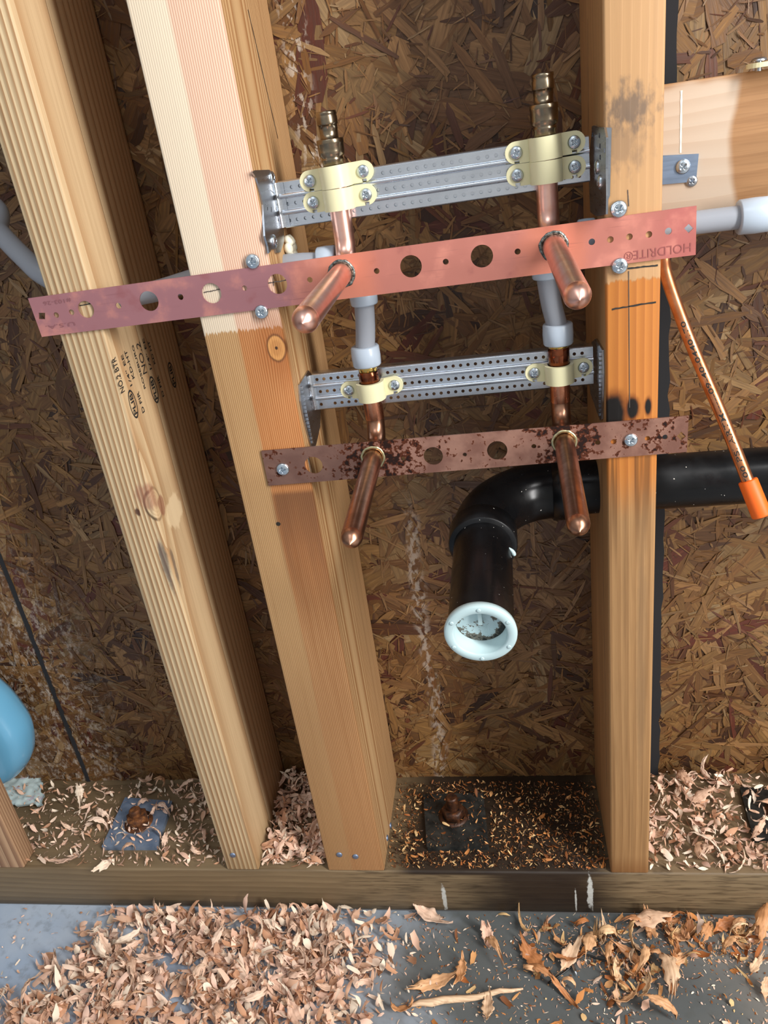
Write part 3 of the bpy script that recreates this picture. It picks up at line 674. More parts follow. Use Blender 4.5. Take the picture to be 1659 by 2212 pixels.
def pex_pipe(t, pts, r=.0080): mb = MB(); mb.tube(pts, r, 36); return mb.build('tube', pex, t)
def pex_ring(t, P, ax, L=.017, r=.0118):
    q = V(ax).to_track_quat('Z', 'Y').to_matrix().to_4x4(); q.translation = V(P); mb = MB()
    mb.lathe([(.0083, -L/2), (r-.0008, -L/2), (r, -L/2+.001), (r*1.03, 0), (r, L/2-.001), (r-.0008, L/2), (.0083, L/2)], q, 44, (True, True)); return mb.build('expansion_ring', pexring, t, 'milky white collar ring')
def curve_pts(P, n=10):
    """catmull-rom through points"""
    P = [V(p) for p in P]; P = [P[0]*2-P[1]]+P+[P[-1]*2-P[-2]]; out = []
    for i in range(1, len(P)-2):
        for k in range(n):
            t = k/n; a, b_, c, d = P[i-1:i+3]
            out.append(.5*((2*b_)+(c-a)*t+(2*a-5*b_+4*c-d)*t*t+(3*b_-a-3*c+d)*t**3))
    return out+[P[-2]]
for key, c, (tp, rg_top, rg), lab in (('L', cUL, ((785, 640), (785, 650), (795, 768)), 'short milky tube between the straps at left, joining both left stub-outs'),
                                      ('R', cUR, ((1180, 585), (1182, 592), (1193, 722)), 'short milky tube between the straps at right, joining both right stub-outs')):
    cl = cLL if key == 'L' else cLR
    t = thing('plastic_tube', (c.x, YP, onY(*rg, YP).z), lab, 'tube')
    zt = onY(*tp, YP).z; zr = onY(*rg, YP).z; xt = onY(*tp, YP).x
    pex_pipe(t, curve_pts([(xt+.0, YP, c.z-.006), (xt, YP, zt), ((xt*.6+cl.x*.4), YP, (zt+zr)/2), (cl.x, YP, zr+.004), (cl.x, YP, zr-.004)]))
    pex_ring(t, (xt, YP, onY(*rg_top, YP).z+.004), (0, 0, 1), .014, .0108); pex_ring(t, (cl.x, YP, zr), (0, 0, 1), .0165, .0116)
    if key == 'L':
        vs, fs, w = text_verts('1/2\" PEX  100 PSI', .01); mb = MB(); H = .0016; L = zt-zr-.010; P = []
        for v in vs:
            u = v.x/w; zc = zr+.009 + u*L; kx = xt*u*.9+cl.x*(1-u*.9) ; a = .55 + v.y/.72*H/.0081
            P.append((kx+math.sin(a)*.0083, YP-math.cos(a)*.0083, zc))
        mb.add(P, fs); mb.build('printed_lettering', ink, t)
# horizontal runs behind the upper strap
zH = onY(1560, 474, .045).z
t = thing('plastic_tube', (.08, .045, zH), 'horizontal milky tube at right, past the end of the pink strap, below the blocking', 'tube')
pex_pipe(t, [(-.0215, .045, zH+.001), (.03, .045, zH), (.07, .045, zH), (.11, .045, zH), (.13, .045, zH)], .0083)
pex_ring(t, (.112, .045, zH), (1, 0, 0), .024, .0122); pex_ring(t, (-.0075, .045, zH+.001), (1, 0, 0), .013, .0112)
mb = MB(); mb.tube([(.125, .045, zH), (.30, .045, zH)], .0083, 32); mb.build('tube', pex, t)
zL = onY(323, 632, .045).z
t = thing('plastic_tube', (-.32, .045, zL), 'long milky tube behind the pink strap, curving up at the far left', 'tube')
far = [onY(-60, 430, .10), onY(0, 503, .075), onY(55, 560, .055), onY(100, 598, .045)]
pex_pipe(t, curve_pts([V((-.75, .12, .76))]+far+[V((-.41, .045, zL+.001)), V((-.36, .045, zL)), V((-.30, .045, onY(650, 558, .045).z-.004)), V((-.235, .045, onY(650, 558, .045).z-.004)), V((-.205, .045, onY(700, 560, .045).z-.004))]), .0085)
pex_ring(t, (-.207, .045, onY(700, 556, .045).z-.003), (1, 0, 0), .015, .0112)
# tees joining risers and horizontal runs, mostly hidden by the strap
for c, sgn, lab in ((cUL, -1, 'brass tee hidden behind the upper strap at the left solder joint'), (cUR, 1, 'brass tee hidden behind the upper strap at the right solder joint')):
    t = tUL if sgn < 0 else tUR; mb = MB()
    mb.tube([(c.x, YP, c.z-.010), (c.x, YP, c.z+.006)], .0088, 28); mb.tube([(c.x, YP, c.z), (c.x+sgn*.013, YP+.006, c.z)], .0086, 28); mb.build('tee_body', brass_m, t)

# ice maker line with orange cap
a0 = onY(1432, 540, .040); a1 = onY(1441, 600, .038); a2 = onY(1492, 740, .030); a3 = onY(1560, 900, .012); a4 = onY(1618, 1045, -.008); a5 = onY(1646, 1112, -.014)
t = thing('copper_tube', a3, 'thin printed copper tube slanting down at right with an orange cap', 'pipe')
pp = curve_pts([a0+V((-.0, .02, .02)), a0, a1, a2, a3, a4], 12); mb = MB(); mb.tube(pp, .0047, 28); mb.build('tube', cop_ice, t)
dcap = (a4-a3).normalized(); q = dcap.to_track_quat('Z', 'Y').to_matrix().to_4x4(); q.translation = a4; Lc = (a5-a4).length
mb = MB(); mb.lathe([(.0050, -.003), (.0068, -.0028), (.0072, -.002), (.0074, Lc-.001), (.0070, Lc), (.0062, Lc+.0003)], q, 36, (True, True)); mb.build('cap', orange, t, 'bright orange plastic cap')
# print along the tube
vs, fs, w = text_verts('700 PSI ARTM-----09-40-0440170', .012); mb = MB(); P = []
cum = [0]; 
for i in range(len(pp)-1): cum.append(cum[-1]+(pp[i+1]-pp[i]).length)
LT = .135
for v in vs:
    s_ = cum[-1]-.001 - v.x/w*LT; i = max(0, min(len(pp)-2, next((k for k in range(len(cum)-1) if cum[k+1] >= s_), len(pp)-2)))
    f_ = (s_-cum[i])/(cum[i+1]-cum[i]); c0 = pp[i].lerp(pp[i+1], f_); tt = (pp[i+1]-pp[i]).normalized(); n0 = (CAM-c0); n0 = V((-.28, -1, .25)); n0 = (n0-tt*n0.dot(tt)).normalized(); sd = tt.cross(n0)
    a = -(v.y/.72-.5)*.0036/.0047; P.append(c0+(n0*math.cos(a)-sd*math.sin(a))*.00485)
mb.add(P, fs); mb.build('printed_lettering', ink, t)

# ================================================================== TELESCOPING BRACKETS
YBAR = .0465
def bar(t, A, Bq, H, n_holes, hr, backed, off=0., name='bar', rows=((.74, .99), (.38, .64), (.01, .28)), hole_rows=(.86, .51, .14), skip=lambda r, i: False):
    """ribbed channel from A to B (bottom-left to bottom-right, front face)"""
    A, Bq = V(A), V(Bq); L = (Bq-A).length; M = frame(A+V((0, off, 0)), Bq-A, (0, 0, 1)); mb = MB()
    for ri, (v0, v1) in enumerate(rows):
        hl = []
        for i in range(n_holes):
            u = (i+.6)/n_holes*L + (ri % 2)*.0012
            if u < L-.004 and not skip(ri, i): hl.append(circ(u, hole_rows[ri]*H, hr, 12))
        # band sits one millimetre behind the ribs; local z points to -Y
        plate(mb, [(0, v0*H), (L, v0*H), (L, v1*H), (0, v1*H)], hl, .0010, M @ Matrix.Translation((0, 0, -.0010)))
        if backed:
            mb.add([M @ V(q) for q in ((0, v0*H, -.0022), (L, v0*H, -.0022), (L, v1*H, -.0022), (0, v1*H, -.0022))], [(0, 1, 2, 3)])
    def rib(v0, v1, hgt):
        pr = [(v0, -.0008), (v0+(v1-v0)*.12, hgt*.7), (v0+(v1-v0)*.35, hgt), (v0+(v1-v0)*.65, hgt), (v0+(v1-v0)*.88, hgt*.7), (v1, -.0008)]
        vs = [M @ V((u, v*H, z)) for u in (0, L) for v, z in pr]; k = len(pr); mb.add(vs, [(i, i+1, k+i+1, k+i) for i in range(k-1)], True)
    rib(.265, .395, .0024); rib(.625, .755, .0024)
    for v0, s in ((.99, 1), (.01, -1)):     # turned back edges
        pr = [(v0*H, 0), (v0*H+s*.0009, -.0006), (v0*H+s*.0011, -.002), (v0*H+s*.0011, -.010)]
        vs = [M @ V((u, v, z)) for u in (0, L) for v, z in pr]; k = len(pr); mb.add(vs, [(i, i+1, k+i+1, k+i) for i in range(k-1)], True)
    return mb.build(name, t['_m'] if 0 else galv, t)
def flange(t, X, pts, th, name, mat, slots=(), sgn=1):
    """plate lying on a stud side face; pts are photo points on that face"""
    O = [onX(x, y, X) for x, y in pts]; out = [(q.y, q.z) for q in O]
    M = frame((X, 0, 0), (0, 1, 0), (0, 0, 1))          # local z -> +X
    hl = [[(onX(x, y, X).y, onX(x, y, X).z) for x, y in s_] for s_ in slots]
    mb = MB(); plate(mb, out, hl, th, M if sgn > 0 else M @ Matrix.Translation((0, 0, -th))); return mb.build(name, mat, t, bevel=.0003)
def sc(s, ox, oy, L): return [(ox+x/s, oy+y/s) for x, y in L]
# upper bracket
UBL = onY(617, 491, YBAR); UBM = onY(1162, 411, YBAR); UBR = onY(1284, 381, YBAR)
t = thing('pipe_bracket', onY(950, 400, YBAR), 'shiny galvanised telescoping bracket carrying four clamps above the pink strap', 'bracket')
z_l, z_r = UBL.z, UBM.z; HL = .0325
A = V((-.2360, YBAR, UBL.z)); sl = (UBM.z-UBL.z)/(UBM.x-UBL.x)
bar(t, A, V((UBM.x, YBAR, A.z+sl*(UBM.x-A.x))), HL, 30, .0014, True, name='outer_bar', skip=lambda r, i: (i*7+r*3) % 11 == 0)
bar(t, V((UBM.x-.01, YBAR, A.z+sl*(UBM.x-A.x)+.0012)), V((-.0040, YBAR, A.z+sl*(-.004-A.x)+.0012)), HL-.0030, 9, .0012, False, .0016, 'inner_bar')
fl1 = sc(5.53, 530, 330, [(60, 232), (90, 212), (265, 205), (300, 235), (330, 380), (362, 420), (395, 620), (440, 870), (445, 1060), (400, 1190), (350, 1200), (340, 1150), (290, 1160), (262, 1205), (250, 1120), (215, 1000), (190, 620), (150, 440), (110, 300)])
chev = sc(5.53, 530, 330, [(278, 452), (325, 500), (310, 580), (316, 582), (334, 498), (284, 448)]); chev2 = sc(5.53, 530, 330, [(388, 745), (366, 812), (408, 862), (410, 856), (376, 812), (394, 748)])
flange(t, X2R+.0002, fl1, .0014, 'end_flange', galv_dark, [chev, chev2]+[sc(5.53, 530, 330, [(x, 650), (x+7, 650), (x+7, y), (x, y)]) for x, y in ((240, 690), (286, 710), (345, 690))])
# bend joining flange and bar at left
mb = MB(); pr = [(X2R+.0016, YBAR-.004), (X2R+.0022, YBAR-.0012), (X2R+.0038, YBAR-.0002), (-.2345, YBAR)]; zz = [A.z, A.z+HL]
vs = [V((x, y, z)) for z in zz for x, y in pr]; mb.add(vs, [(i, i+1, 5+i, 4+i) for i in range(3)], True)
mb.add([V((-.2347, YBAR-.0006, z)) for z in zz]+[V((-.2320, YBAR-.0006, z)) for z in zz[::-1]], [(0, 1, 2, 3)]); mb.build('corner_bend', galv, t)
for (x, y) in ((583, 385), (587, 522)): screw(t, onX(x, y, X2R)+V((.0018, 0, 0)), (1, 0, 0), .0050, .3)
fl2 = sc(5.98, 1080, 130, [(1212, 850), (1240, 840), (1300, 862), (1375, 866), (1400, 1000), (1395, 1400), (1400, 1750), (1395, 1990), (1330, 2000), (1260, 2010), (1190, 1960), (1175, 1600), (1180, 1250), (1190, 1100), (1205, 980)])
flange(t, X3L-.0002, fl2, .0014, 'end_flange', galv_dark, [sc(5.98, 1080, 130, [(x, y), (x+16, y+6), (x+14, y+70), (x-4, y+60)]) for x, y in ((1218, 925), (1306, 935), (1312, 1070), (1372, 1130), (1315, 1215))], -1)
mb = MB(); zt_ = onX(1390/5.98+1080, 866/5.98+130, 0).z; zb_ = onX(1395/5.98+1080, 1990/5.98+130, 0).z
mb.add([V(q) for q in ((-.0014, -.0006, zb_), (-.0014, -.0006, zt_), (-.0014, .004, zb_), (-.0014, .004, zt_), (.0035, -.0012, zb_+.010), (.0048, -.0012, zt_-.001))], [(0, 1, 5, 4), (0, 1, 3, 2)]); mb.build('front_lip', galv_dark, t)
for (x, y) in ((1296, 360), (1302, 392)): screw(t, onX(x, y, 0)+V((-.0018, 0, 0)), (-1, 0, 0), .0048, .3)
# lower bracket
YB2 = .0465
LBL = onY(693, 884, YB2); LBR = onY(1285, 829, YB2); sl2 = (LBR.z-LBL.z)/(LBR.x-LBL.x); H2 = (onY(687, 809, YB2).z-LBL.z)
t2 = thing('pipe_bracket', onY(985, 830, YB2), 'dusty galvanised bracket with open pinholes carrying two clamps above the rusty strap', 'bracket')
A2 = V((-.2360, YB2, LBL.z)); 
bar(t2, A2, V((-.0040, YB2, A2.z+sl2*(-.004-A2.x))), H2, 38, .0014, False, name='outer_bar', skip=lambda r, i: (r == 0 and i == 9) or (r == 2 and i in (1, 30)))
mb = MB(); pr = [(X2R+.0016, YB2-.004), (X2R+.0022, YB2-.0012), (X2R+.0038, YB2-.0002), (-.2345, YB2)]; zz = [A2.z, A2.z+H2]
mb.add([V((x, y, z)) for z in zz for x, y in pr], [(i, i+1, 5+i, 4+i) for i in range(3)], True); mb.build('corner_bend', galv, t2)
fl3 = sc(2.765, 500, 650, [(398, 500), (452, 415), (497, 478), (500, 560), (525, 650), (522, 750), (500, 850), (490, 878), (472, 872), (450, 800), (425, 700), (405, 600)])
flange(t2, X2R+.0002, fl3, .0013, 'end_flange', galv_dark)
fl4 = sc(6.32, 1100, 600, [(1110, 905), (1200, 830), (1292, 985), (1300, 1300), (1290, 1700), (1282, 1930), (1262, 1950), (1235, 1880), (1190, 1750), (1130, 1580), (1110, 1420), (1118, 1150)])
flange(t2, X3L-.0002, fl4, .0013, 'end_flange', galv_dark, (), -1)
def teeth(t, X, a, b_, sgn, n=15):
    A_, B2 = onX(*a, X), onX(*b_, X); mb = MB()
    for i in range(n):
        P0 = A_.lerp(B2, (i+.1)/n); P1 = A_.lerp(B2, (i+.75)/n); xo = V((sgn*.0015, 0, 0)); w = V((0, .0016, 0))
        mb.add([P0+xo, P0+xo+w, P1+xo+w, P1+xo, P0+xo*1.9, P0+xo*1.9+w, P1+xo*1.9+w, P1+xo*1.9], [(0, 1, 2, 3), (4, 5, 6, 7), (0, 1, 5, 4), (2, 3, 7, 6), (0, 3, 7, 4), (1, 2, 6, 5)])
    mb.build('toothed_edge', galv, t)
teeth(t2, X2R, (645, 835), (670, 960), 1); teeth(t2, X3L, (1303, 760), (1301, 900), -1)
screw(t2, onX(676, 865, X2R)+V((.0018, 0, 0)), (1, 0, 0), .0046, .2); screw(t2, onX(1284, 798, 0)+V((-.0018, 0, 0)), (-1, 0, 0), .0046, .2)

# ================================================================== CLAMPS
def clamp(cx, cz, slope, lab, w=.0285, h=.0150, rin=.0088, rout=.0116, thick=None, sx=.0205, dz=(0, 0), notch=(1, 1), sr=.0047):
    YF = YBAR-.0012; xd = V((1, 0, slope)).normalized(); O = V((cx, YF, cz)); M = frame(O, xd, (0, 0, 1))   # local z -> -Y
    t = thing('pipe_clamp', O, lab, 'clamp', 'cream plastic pipe clamps on the brackets'); mb = MB()
    ax = YF-YP
    for s in (-1, 1):
        dzz = dz[0] if s < 0 else dz[1]; r = h/2; x_in = s*(rin+.0005); xe = s*(w-r); out = []
        nb = notch[0] if s < 0 else notch[1]; nw = .0018
        pts = [(x_in, r+dzz*0)] + [(xe+s*r*math.sin(PI*i/12), dzz+r*math.cos(PI*i/12)) for i in range(13)]
        xs = s*sx
        pts += [(xs+s*nw, dzz-nb*r), (xs+s*nw, dzz-nb*.0052), (xs-s*nw, dzz-nb*.0052), (xs-s*nw, dzz-nb*r)] if nb > 0 else []
        pts += [(x_in, -r)]
        plate(mb, pts, [], .0030, M)
    n = 28; prof = []
    for i in range(n+1):
        a = PI*i/n; prof.append((math.cos(a)*rout, ax+math.sin(a)*rout))
    inn = [(math.cos(PI*i/n)*rin, ax+math.sin(PI*i/n)*rin) for i in range(n+1)][::-1]
    loop = [(rout, 0)]+prof+[(-rout, 0), (-rin, 0)]+inn+[(rin, 0)]
    k = len(loop); vs = [M @ V((x, y, z)) for y in (-h/2*1.02, h/2*1.02) for x, z in loop]
    mb.add(vs, [(i, (i+1) % k, k+(i+1) % k, k+i) for i in range(k)], True)
    m_ = len(prof)                                   # end faces as quads between outer and inner curves
    outer = [(rout, 0)]+prof+[(-rout, 0)]; inner = [(rin, 0)]+inn[::-1]+[(-rin, 0)]
    for y in (-h/2*1.02, h/2*1.02):
        vs = [M @ V((x, y, z)) for x, z in outer]+[M @ V((x, y, z)) for x, z in inner]; q = len(outer); mb.add(vs, [(i, i+1, q+i+1, q+i) for i in range(q-1)])
    mb.build('body', cream, t, bevel=.0004)
    for s in (-1, 1):
        dzz = dz[0] if s < 0 else dz[1]
        screw(t, M @ V((s*sx, dzz, .0032)), N_, sr, random.random()*2, 'zinc cross head screw')
    return t
def cc(x, y): q = onY(x, y, YP-.0115); return q.x, q.z
for (px_, py_), c, lab, sl_ in (((737, 381), cUL, 'cream clamp upper of the pair on the left brass fitting', .10), ((741, 431), cUL, 'cream clamp lower of the pair on the left upper copper pipe', .03),
                           ((1182, 320), cUR, 'cream clamp upper of the pair on the right brass fitting', .10), ((1186, 372), cUR, 'cream clamp lower of the pair on the right upper copper pipe', .03)):
    clamp(c.x, cc(px_, py_)[1], sl_*.4, lab)
for (px_, py_), c, lab in (((807, 852), cLL, 'single cream clamp on the lower bracket, left one'), ((1200, 816), cLR, 'single cream clamp on the lower bracket, right one')):
    clamp(c.x, cc(px_, py_)[1], .02, lab, w=.0268, h=.0150, sx=.0195, sr=.0046, dz=(.001, .001))

# ivory pipe grommet against the wide stud
P = onX(628, 540, X2R+.003); t = thing('pipe_grommet', P, 'small ivory petal shaped grommet on the wide stud above the pink strap', 'grommet'); mb = MB()
for i in range(7):
    a = 2*PI*i/7+.2; c = P+V((0, math.cos(a)*.008, math.sin(a)*.008)); q = V((1, math.cos(a)*.7, math.sin(a)*.7)).to_track_quat('Z', 'Y').to_matrix().to_4x4(); q.translation = c
    mb.lathe([(.0002, .0035), (.0026, .003), (.0036, .0010), (.0034, -.0008), (.0015, -.003), (.0002, -.004)], q @ Matrix.Diagonal((1, 1.3, 1, 1)), 16, (False, False))
q = V((1, 0, 0)).to_track_quat('Z', 'Y').to_matrix().to_4x4(); q.translation = P
mb.lathe([(.0065, -.003), (.0075, -.001), (.0075, .0015), (.0066, .002)], q, 24, (False, False)); mb.build('petals', ivory, t)

# steel plate on the blocking
t = thing('nail_plate', onY(1470, 365, YB), 'small grey-blue steel plate screwed to the blocking beside the right stud', 'plate')
q = [onY(x, y, YB-.0008) for x, y in ((1395, 338), (1509, 332), (1503, 392), (1395, 402))]; q[0].x = q[3].x = X3R+.0008
mb = MB(); plate(mb, [(p.x, p.z) for p in q], [], .0014, frame((0, YB-.0002, 0), (1, 0, 0), (0, 0, 1))); mb.build('sheet', sheet_metal('plate_steel', srgb(150, 166, 190), .36, .12), t, bevel=.0002)
screw(t, onY(1475, 360, YB-.002), N_, .0053, .7, 'zinc cross head screw')
screw(t, onY(1494, 391, YB-.0005), N_, .0042, .7, 'half hidden dark screw', galv_dark)
# clamp at top right on the blocking, seen from below its ear
t = thing('pipe_clamp', onY(1640, 160, YB-.012), 'cream clamp ear with a screw at the top right corner of the blocking', 'clamp', 'cream plastic pipe clamps on the brackets')
c0 = V((onY(1634, 155, YB).x, YB-.006, zb1+.0015)); mb = MB(); M = frame(c0, (1, 0, 0), (0, 1, 0))
plate(mb, [(-.0085+.0085-.0085*math.sin(PI*i/12)-.000, .0085*math.cos(PI*i/12)) for i in range(13)]+[(.06, -.0085), (.06, .0085)], [], .003, M); mb.build('body', cream, t, bevel=.0004)
screw(t, c0+V((-.0005, 0, .0042)), (0, 0, 1), .0052, .3, None, galv_dark)

# ================================================================== DRAIN
YD = .070; ZD = (onY(1570, 970, YD).z + onY(1570, 1090, YD).z)/2 + .000; XD = onY(1045, 1150, -.01).x; RD = .0242
t = thing('drain_pipe', (XD, YD, ZD), 'black plastic drain pipe turning out of the wall, white knock-out cap on its end', 'pipe')
Yend = -.117; zend = ZD
capc = onY(1038, 1366, Yend); endp = V((capc.x, Yend, capc.z)); elb = V((XD, YD, ZD))
dz_ = (elb-endp)
mb = MB(); mb.tube([(-.015, YD, ZD), (.02, YD, ZD), (.3, YD, ZD), (.9, YD, ZD)], RD, 48); mb.build('horizontal_pipe', black, t)
dirE = (endp-elb).normalized()
arc = bend((.05, YD, ZD), elb, endp, .062, 20); mb = MB(); hubL = .016
arc0 = arc[0]; ax_ = V((-1, 0, 0))
mb.tube([arc0+V((.018, 0, 0)), arc0+V((.0155, 0, 0)), arc0, arc0-V((.0001, 0, 0))], [RD+.0035, RD+.0043, RD+.0043, RD+.002], 48)
mb.tube(arc, RD+.0020, 48, False)
hub = MB(); e1 = arc[-1]; mb.tube([e1-dirE*.0001, e1+dirE*.001, e1+dirE*.0200, e1+dirE*.0215, e1+dirE*.0215], [RD+.002, RD+.0045, RD+.0045, RD+.0036, RD], 48, False)
mb.build('elbow', black, t)
mb = MB(); mb.tube([e1+dirE*.004, e1.lerp(endp, .6), endp-dirE*.001], RD, 56, False); mb.build('stub_pipe', black, t)
q = dirE.to_track_quat('Z', 'Y').to_matrix().to_4x4(); q.translation = endp; mb = MB(); ri = RD-.0050
mb.lathe([(RD+.0003, -.004), (RD+.0016, -.0035), (RD+.0022, .0), (RD+.0020, .0018), (RD+.0010, .0028), (RD-.0040, .0030), (RD-.0048, .0022), (ri, .0016), (ri-.0004, -.012), (ri-.0016, -.0125), (.0005, -.0125)], q, 64, (False, True)); 
for i in range(6):
    a = 2*PI*i/6+.5; m_ = q @ Matrix.Translation((math.cos(a)*(RD-.0012), math.sin(a)*(RD-.0012), .0030)); mb.lathe([(.0016, 0), (.0015, .0004), (.0008, .0005)], m_, 12, (False, True))
tcap = mb.build('test_cap', capw, t, 'white ring shaped test cap')
mb = MB(); mb.lathe([(ri-.0006, -.0118), (ri*.6, -.0112), (ri*.3, -.0116), (.0004, -.0112)], q, 40, (False, True))
b = foil; _vd = b.n.new('ShaderNodeVectorMath'); _vd.operation = 'DISTANCE'; b.l.new(b.pos(), _vd.inputs[0]); _vd.inputs[1].default_value = endp-dirE*.0118
_r = S_(b, _vd.outputs['Value'])*(1/ri); _e = _n + b.step(_r, .45, 1.0)*.16 + b.step(_x, endp.x, endp.x+ri)*.05
c = b.mix(b.step(_e, .60, .63), srgb(188, 208, 212), srgb(104, 96, 84)); c = b.mix(b.step(_e, .68, .71), c, srgb(44, 40, 34)); b.color(c); b.rough(.15); b.bump(_n, .5, .002)
mb.build('membrane', foil, tcap, 'glossy white knock-out disc with grime at its edge')
upv = (V((0, 0, 1))-dirE*dirE.z).normalized(); sdv = upv.cross(dirE); C0 = endp-dirE*.011
mb = MB(); w_ = .0014
def bxo(mb, c, ex, ey, ez, a, b_, d):
    vs = [c+ex*sx*a+ey*sy*b_+ez*sz*d for sx in (-1, 1) for sy in (-1, 1) for sz in (-1, 1)]
    mb.add(vs, [(0, 1, 3, 2), (4, 6, 7, 5), (0, 4, 5, 1), (2, 3, 7, 6), (0, 2, 6, 4), (1, 5, 7, 3)])
bxo(mb, C0+upv*(ri*.52), sdv, upv, dirE, w_, ri*.46, .0045); mb.build('rib', capw, tcap)
mb = MB()
for txt, dv, hh in (('TEST', -.001, .0028), ('1 1/2', -.0055, .0028)): text(mb, txt, C0+upv*dv-sdv*.0045+dirE*.0006, sdv, upv, .009, hh)
mb.build('moulded_lettering', B_('cap_lettering', rough=.4, color=srgb(176, 196, 198)), tcap)
# white drip on the pipe and grey blob behind the stud
mb = MB(); pd = onY(1106, 1190, -.03); mb.tube(curve_pts([pd+V((-.004, 0, .004)), pd, pd+V((.002, -.001, -.004))], 5), [.0006, .0008, .001, .0012, .0014, .0016, .0017, .0018, .0018, .0016, .001], 10); mb.build('white_drip', capw, t)

# ================================================================== ANCHORS ON THE SOLE PLATE
WB = []
def washer(px4, z, mat, boltpx, boltmat, label, th=.006, bh=.022):
    P4 = [onZ(x, y, z+th) for x, y in px4]; c = sum(P4, V())/4
    t = thing('anchor_bolt', (c.x, c.y, z), label, 'bolt'); mb = MB()
    hb = onZ(*boltpx, z+th); WB.append((min(p.x for p in P4)-.002, max(p.x for p in P4)+.002, min(p.y for p in P4)-.002, max(p.y for p in P4)+.002))
    plate(mb, [(p.x, p.y) for p in P4], [], th, Matrix.Translation((0, 0, z))); mb.build('square_washer', mat, t, bevel=.0012)
    M = Matrix.Translation((hb.x, hb.y, z+th)); mb = MB()
    mb.lathe([(.0175, 0), (.0172, .0015), (.013, .002)], M, 32, (False, False))
    mb.lathe([(.0125, .001), (.0135, .002), (.0135, .011), (.012, .0125), (.008, .0125)], M, 6, (False, True)); mb.build('nut', boltmat, t)
    mb = MB(); pr = [(.0065, .010)]
    k = 0; zz = .012
    while zz < bh: pr += [(.0071, zz), (.0063, zz+.001)]; zz += .002
    pr += [(.0055, zz)]; mb.lathe(pr, M, 20, (False, True)); mb.build('threaded_rod', boltmat, t); return t
rust = B_('rusty_iron', rough=.75, metal=.3); _n = rust.noise(rust.scale(rust.pos(), (170, 170, 170)), 1, 4); rust.color(rust.ramp(_n, [(.3, srgb(44, 26, 16)), (.55, srgb(104, 60, 28)), (.75, srgb(150, 96, 48))])); rust.bump(_n, .6, .001)
rustd = B_('wet_rusty_iron', rough=.5, metal=.3); _n = rustd.noise(rustd.scale(rustd.pos(), (170, 170, 170)), 1, 4); rustd.color(rustd.ramp(_n, [(.3, srgb(26, 15, 10)), (.6, srgb(76, 42, 20)), (.8, srgb(120, 70, 32))])); rustd.bump(_n, .6, .001)
wblue = B_('blue_grey_washer', rough=.5, metal=.5); _n = wblue.noise(wblue.scale(wblue.pos(), (60, 60, 60)), 1, 4); wblue.color(wblue.ramp(_n, [(.3, srgb(110, 128, 154)), (.7, srgb(150, 166, 188))]))
wdark = B_('dark_washer', rough=.4, metal=.5); _n = wdark.noise(wdark.scale(wdark.pos(), (70, 70, 70)), 1, 4); wdark.color(wdark.ramp(_n, [(.3, srgb(34, 36, 36)), (.7, srgb(74, 74, 70))]))
washer([(219, 1829), (338, 1829), (372, 1730), (270, 1722)], .0, wblue, (300, 1776), rust, 'rusty anchor bolt on a blue-grey square washer between the two left studs')
washer([(922, 1830), (1056, 1828), (1044, 1712), (914, 1716)], .0, wdark, (980, 1762), rustd, 'rusty anchor bolt on a dark wet square washer between the wide and right studs', bh=.030)
washer([(1628, 1812), (1745, 1812), (1720, 1705), (1598, 1700)], .0, wdark, (1690, 1755), rustd, 'dark square washer at the right edge half buried in shavings')

# ================================================================== BLUE JUG, PAPER
bl = B_('blue_plastic', rough=.22, color=srgb(118, 186, 222)); bl.p.inputs['Transmission Weight'].default_value = .25; bl.p.inputs['Coat Weight'].default_value = .4
yJ = .085
def Jp(x, y): return onY(x, y, yJ)
t = thing('plastic_jug', onY(10, 1660, yJ), 'glossy blue plastic jug at the left edge leaning against the sheathing', 'jug')
out = [Jp(*q) for q in ((-190, 1500), (-150, 1440), (-60, 1450), (0, 1492), (40, 1540), (62, 1578), (68, 1622), (58, 1652), (30, 1676), (-40, 1690), (-160, 1690), (-200, 1620))]
cx_ = sum((p.x for p in out))/12; cz_ = sum((p.z for p in out))/12; mb = MB(); rings = []
loop = curve_pts(out+[out[0]], 5)[:-1]; k = len(loop)
for s_, yy in ((.35, -.030), (.62, -.029), (.80, -.027), (.90, -.022), (.965, -.013), (1, 0), (.965, .013), (.88, .022), (.7, .027), (.3, .028)):
    rings.append([V((cx_+(p.x-cx_)*s_, yJ-.022+.0+yy+.022, cz_+(p.z-cz_)*s_)) for p in loop])
vs = [p for r in rings for p in r]; mb.add(vs, [(j*k+i, j*k+(i+1) % k, (j+1)*k+(i+1) % k, (j+1)*k+i) for j in range(len(rings)-1) for i in range(k)], True)
mb.add(rings[0][::-1], [tuple(range(k))]); mb.add(rings[-1], [tuple(range(k))]); o = mb.build('body', bl, t)
mb = MB(); c = Jp(-12, 1606); n = 40
for rr in (.0135,):
    vs = []; fs = []
    for i in range(n):
        a = 2*PI*i/n
        for j in range(8): b_ = 2*PI*j/8; vs.append((c.x+math.cos(a)*(rr+.0012*math.cos(b_)), yJ-.0285+.0012*math.sin(b_), c.z+math.sin(a)*(rr*1.35+.0012*math.cos(b_))))
    for i in range(n):
        for j in range(8): fs.append((i*8+j, ((i+1) % n)*8+j, ((i+1) % n)*8+(j+1) % 8, i*8+(j+1) % 8))
    mb.add(vs, fs, True)
mb.build('moulded_ring', bl, o)
pap = B_('pale_paper', rough=.85, color=srgb(190, 210, 212)); _n = pap.noise(pap.scale(pap.pos(), (60, 60, 60)), 1, 3); pap.color(pap.mix(pap.step(_n, .58, .64)*.6, srgb(196, 214, 214), srgb(196, 168, 190))); 
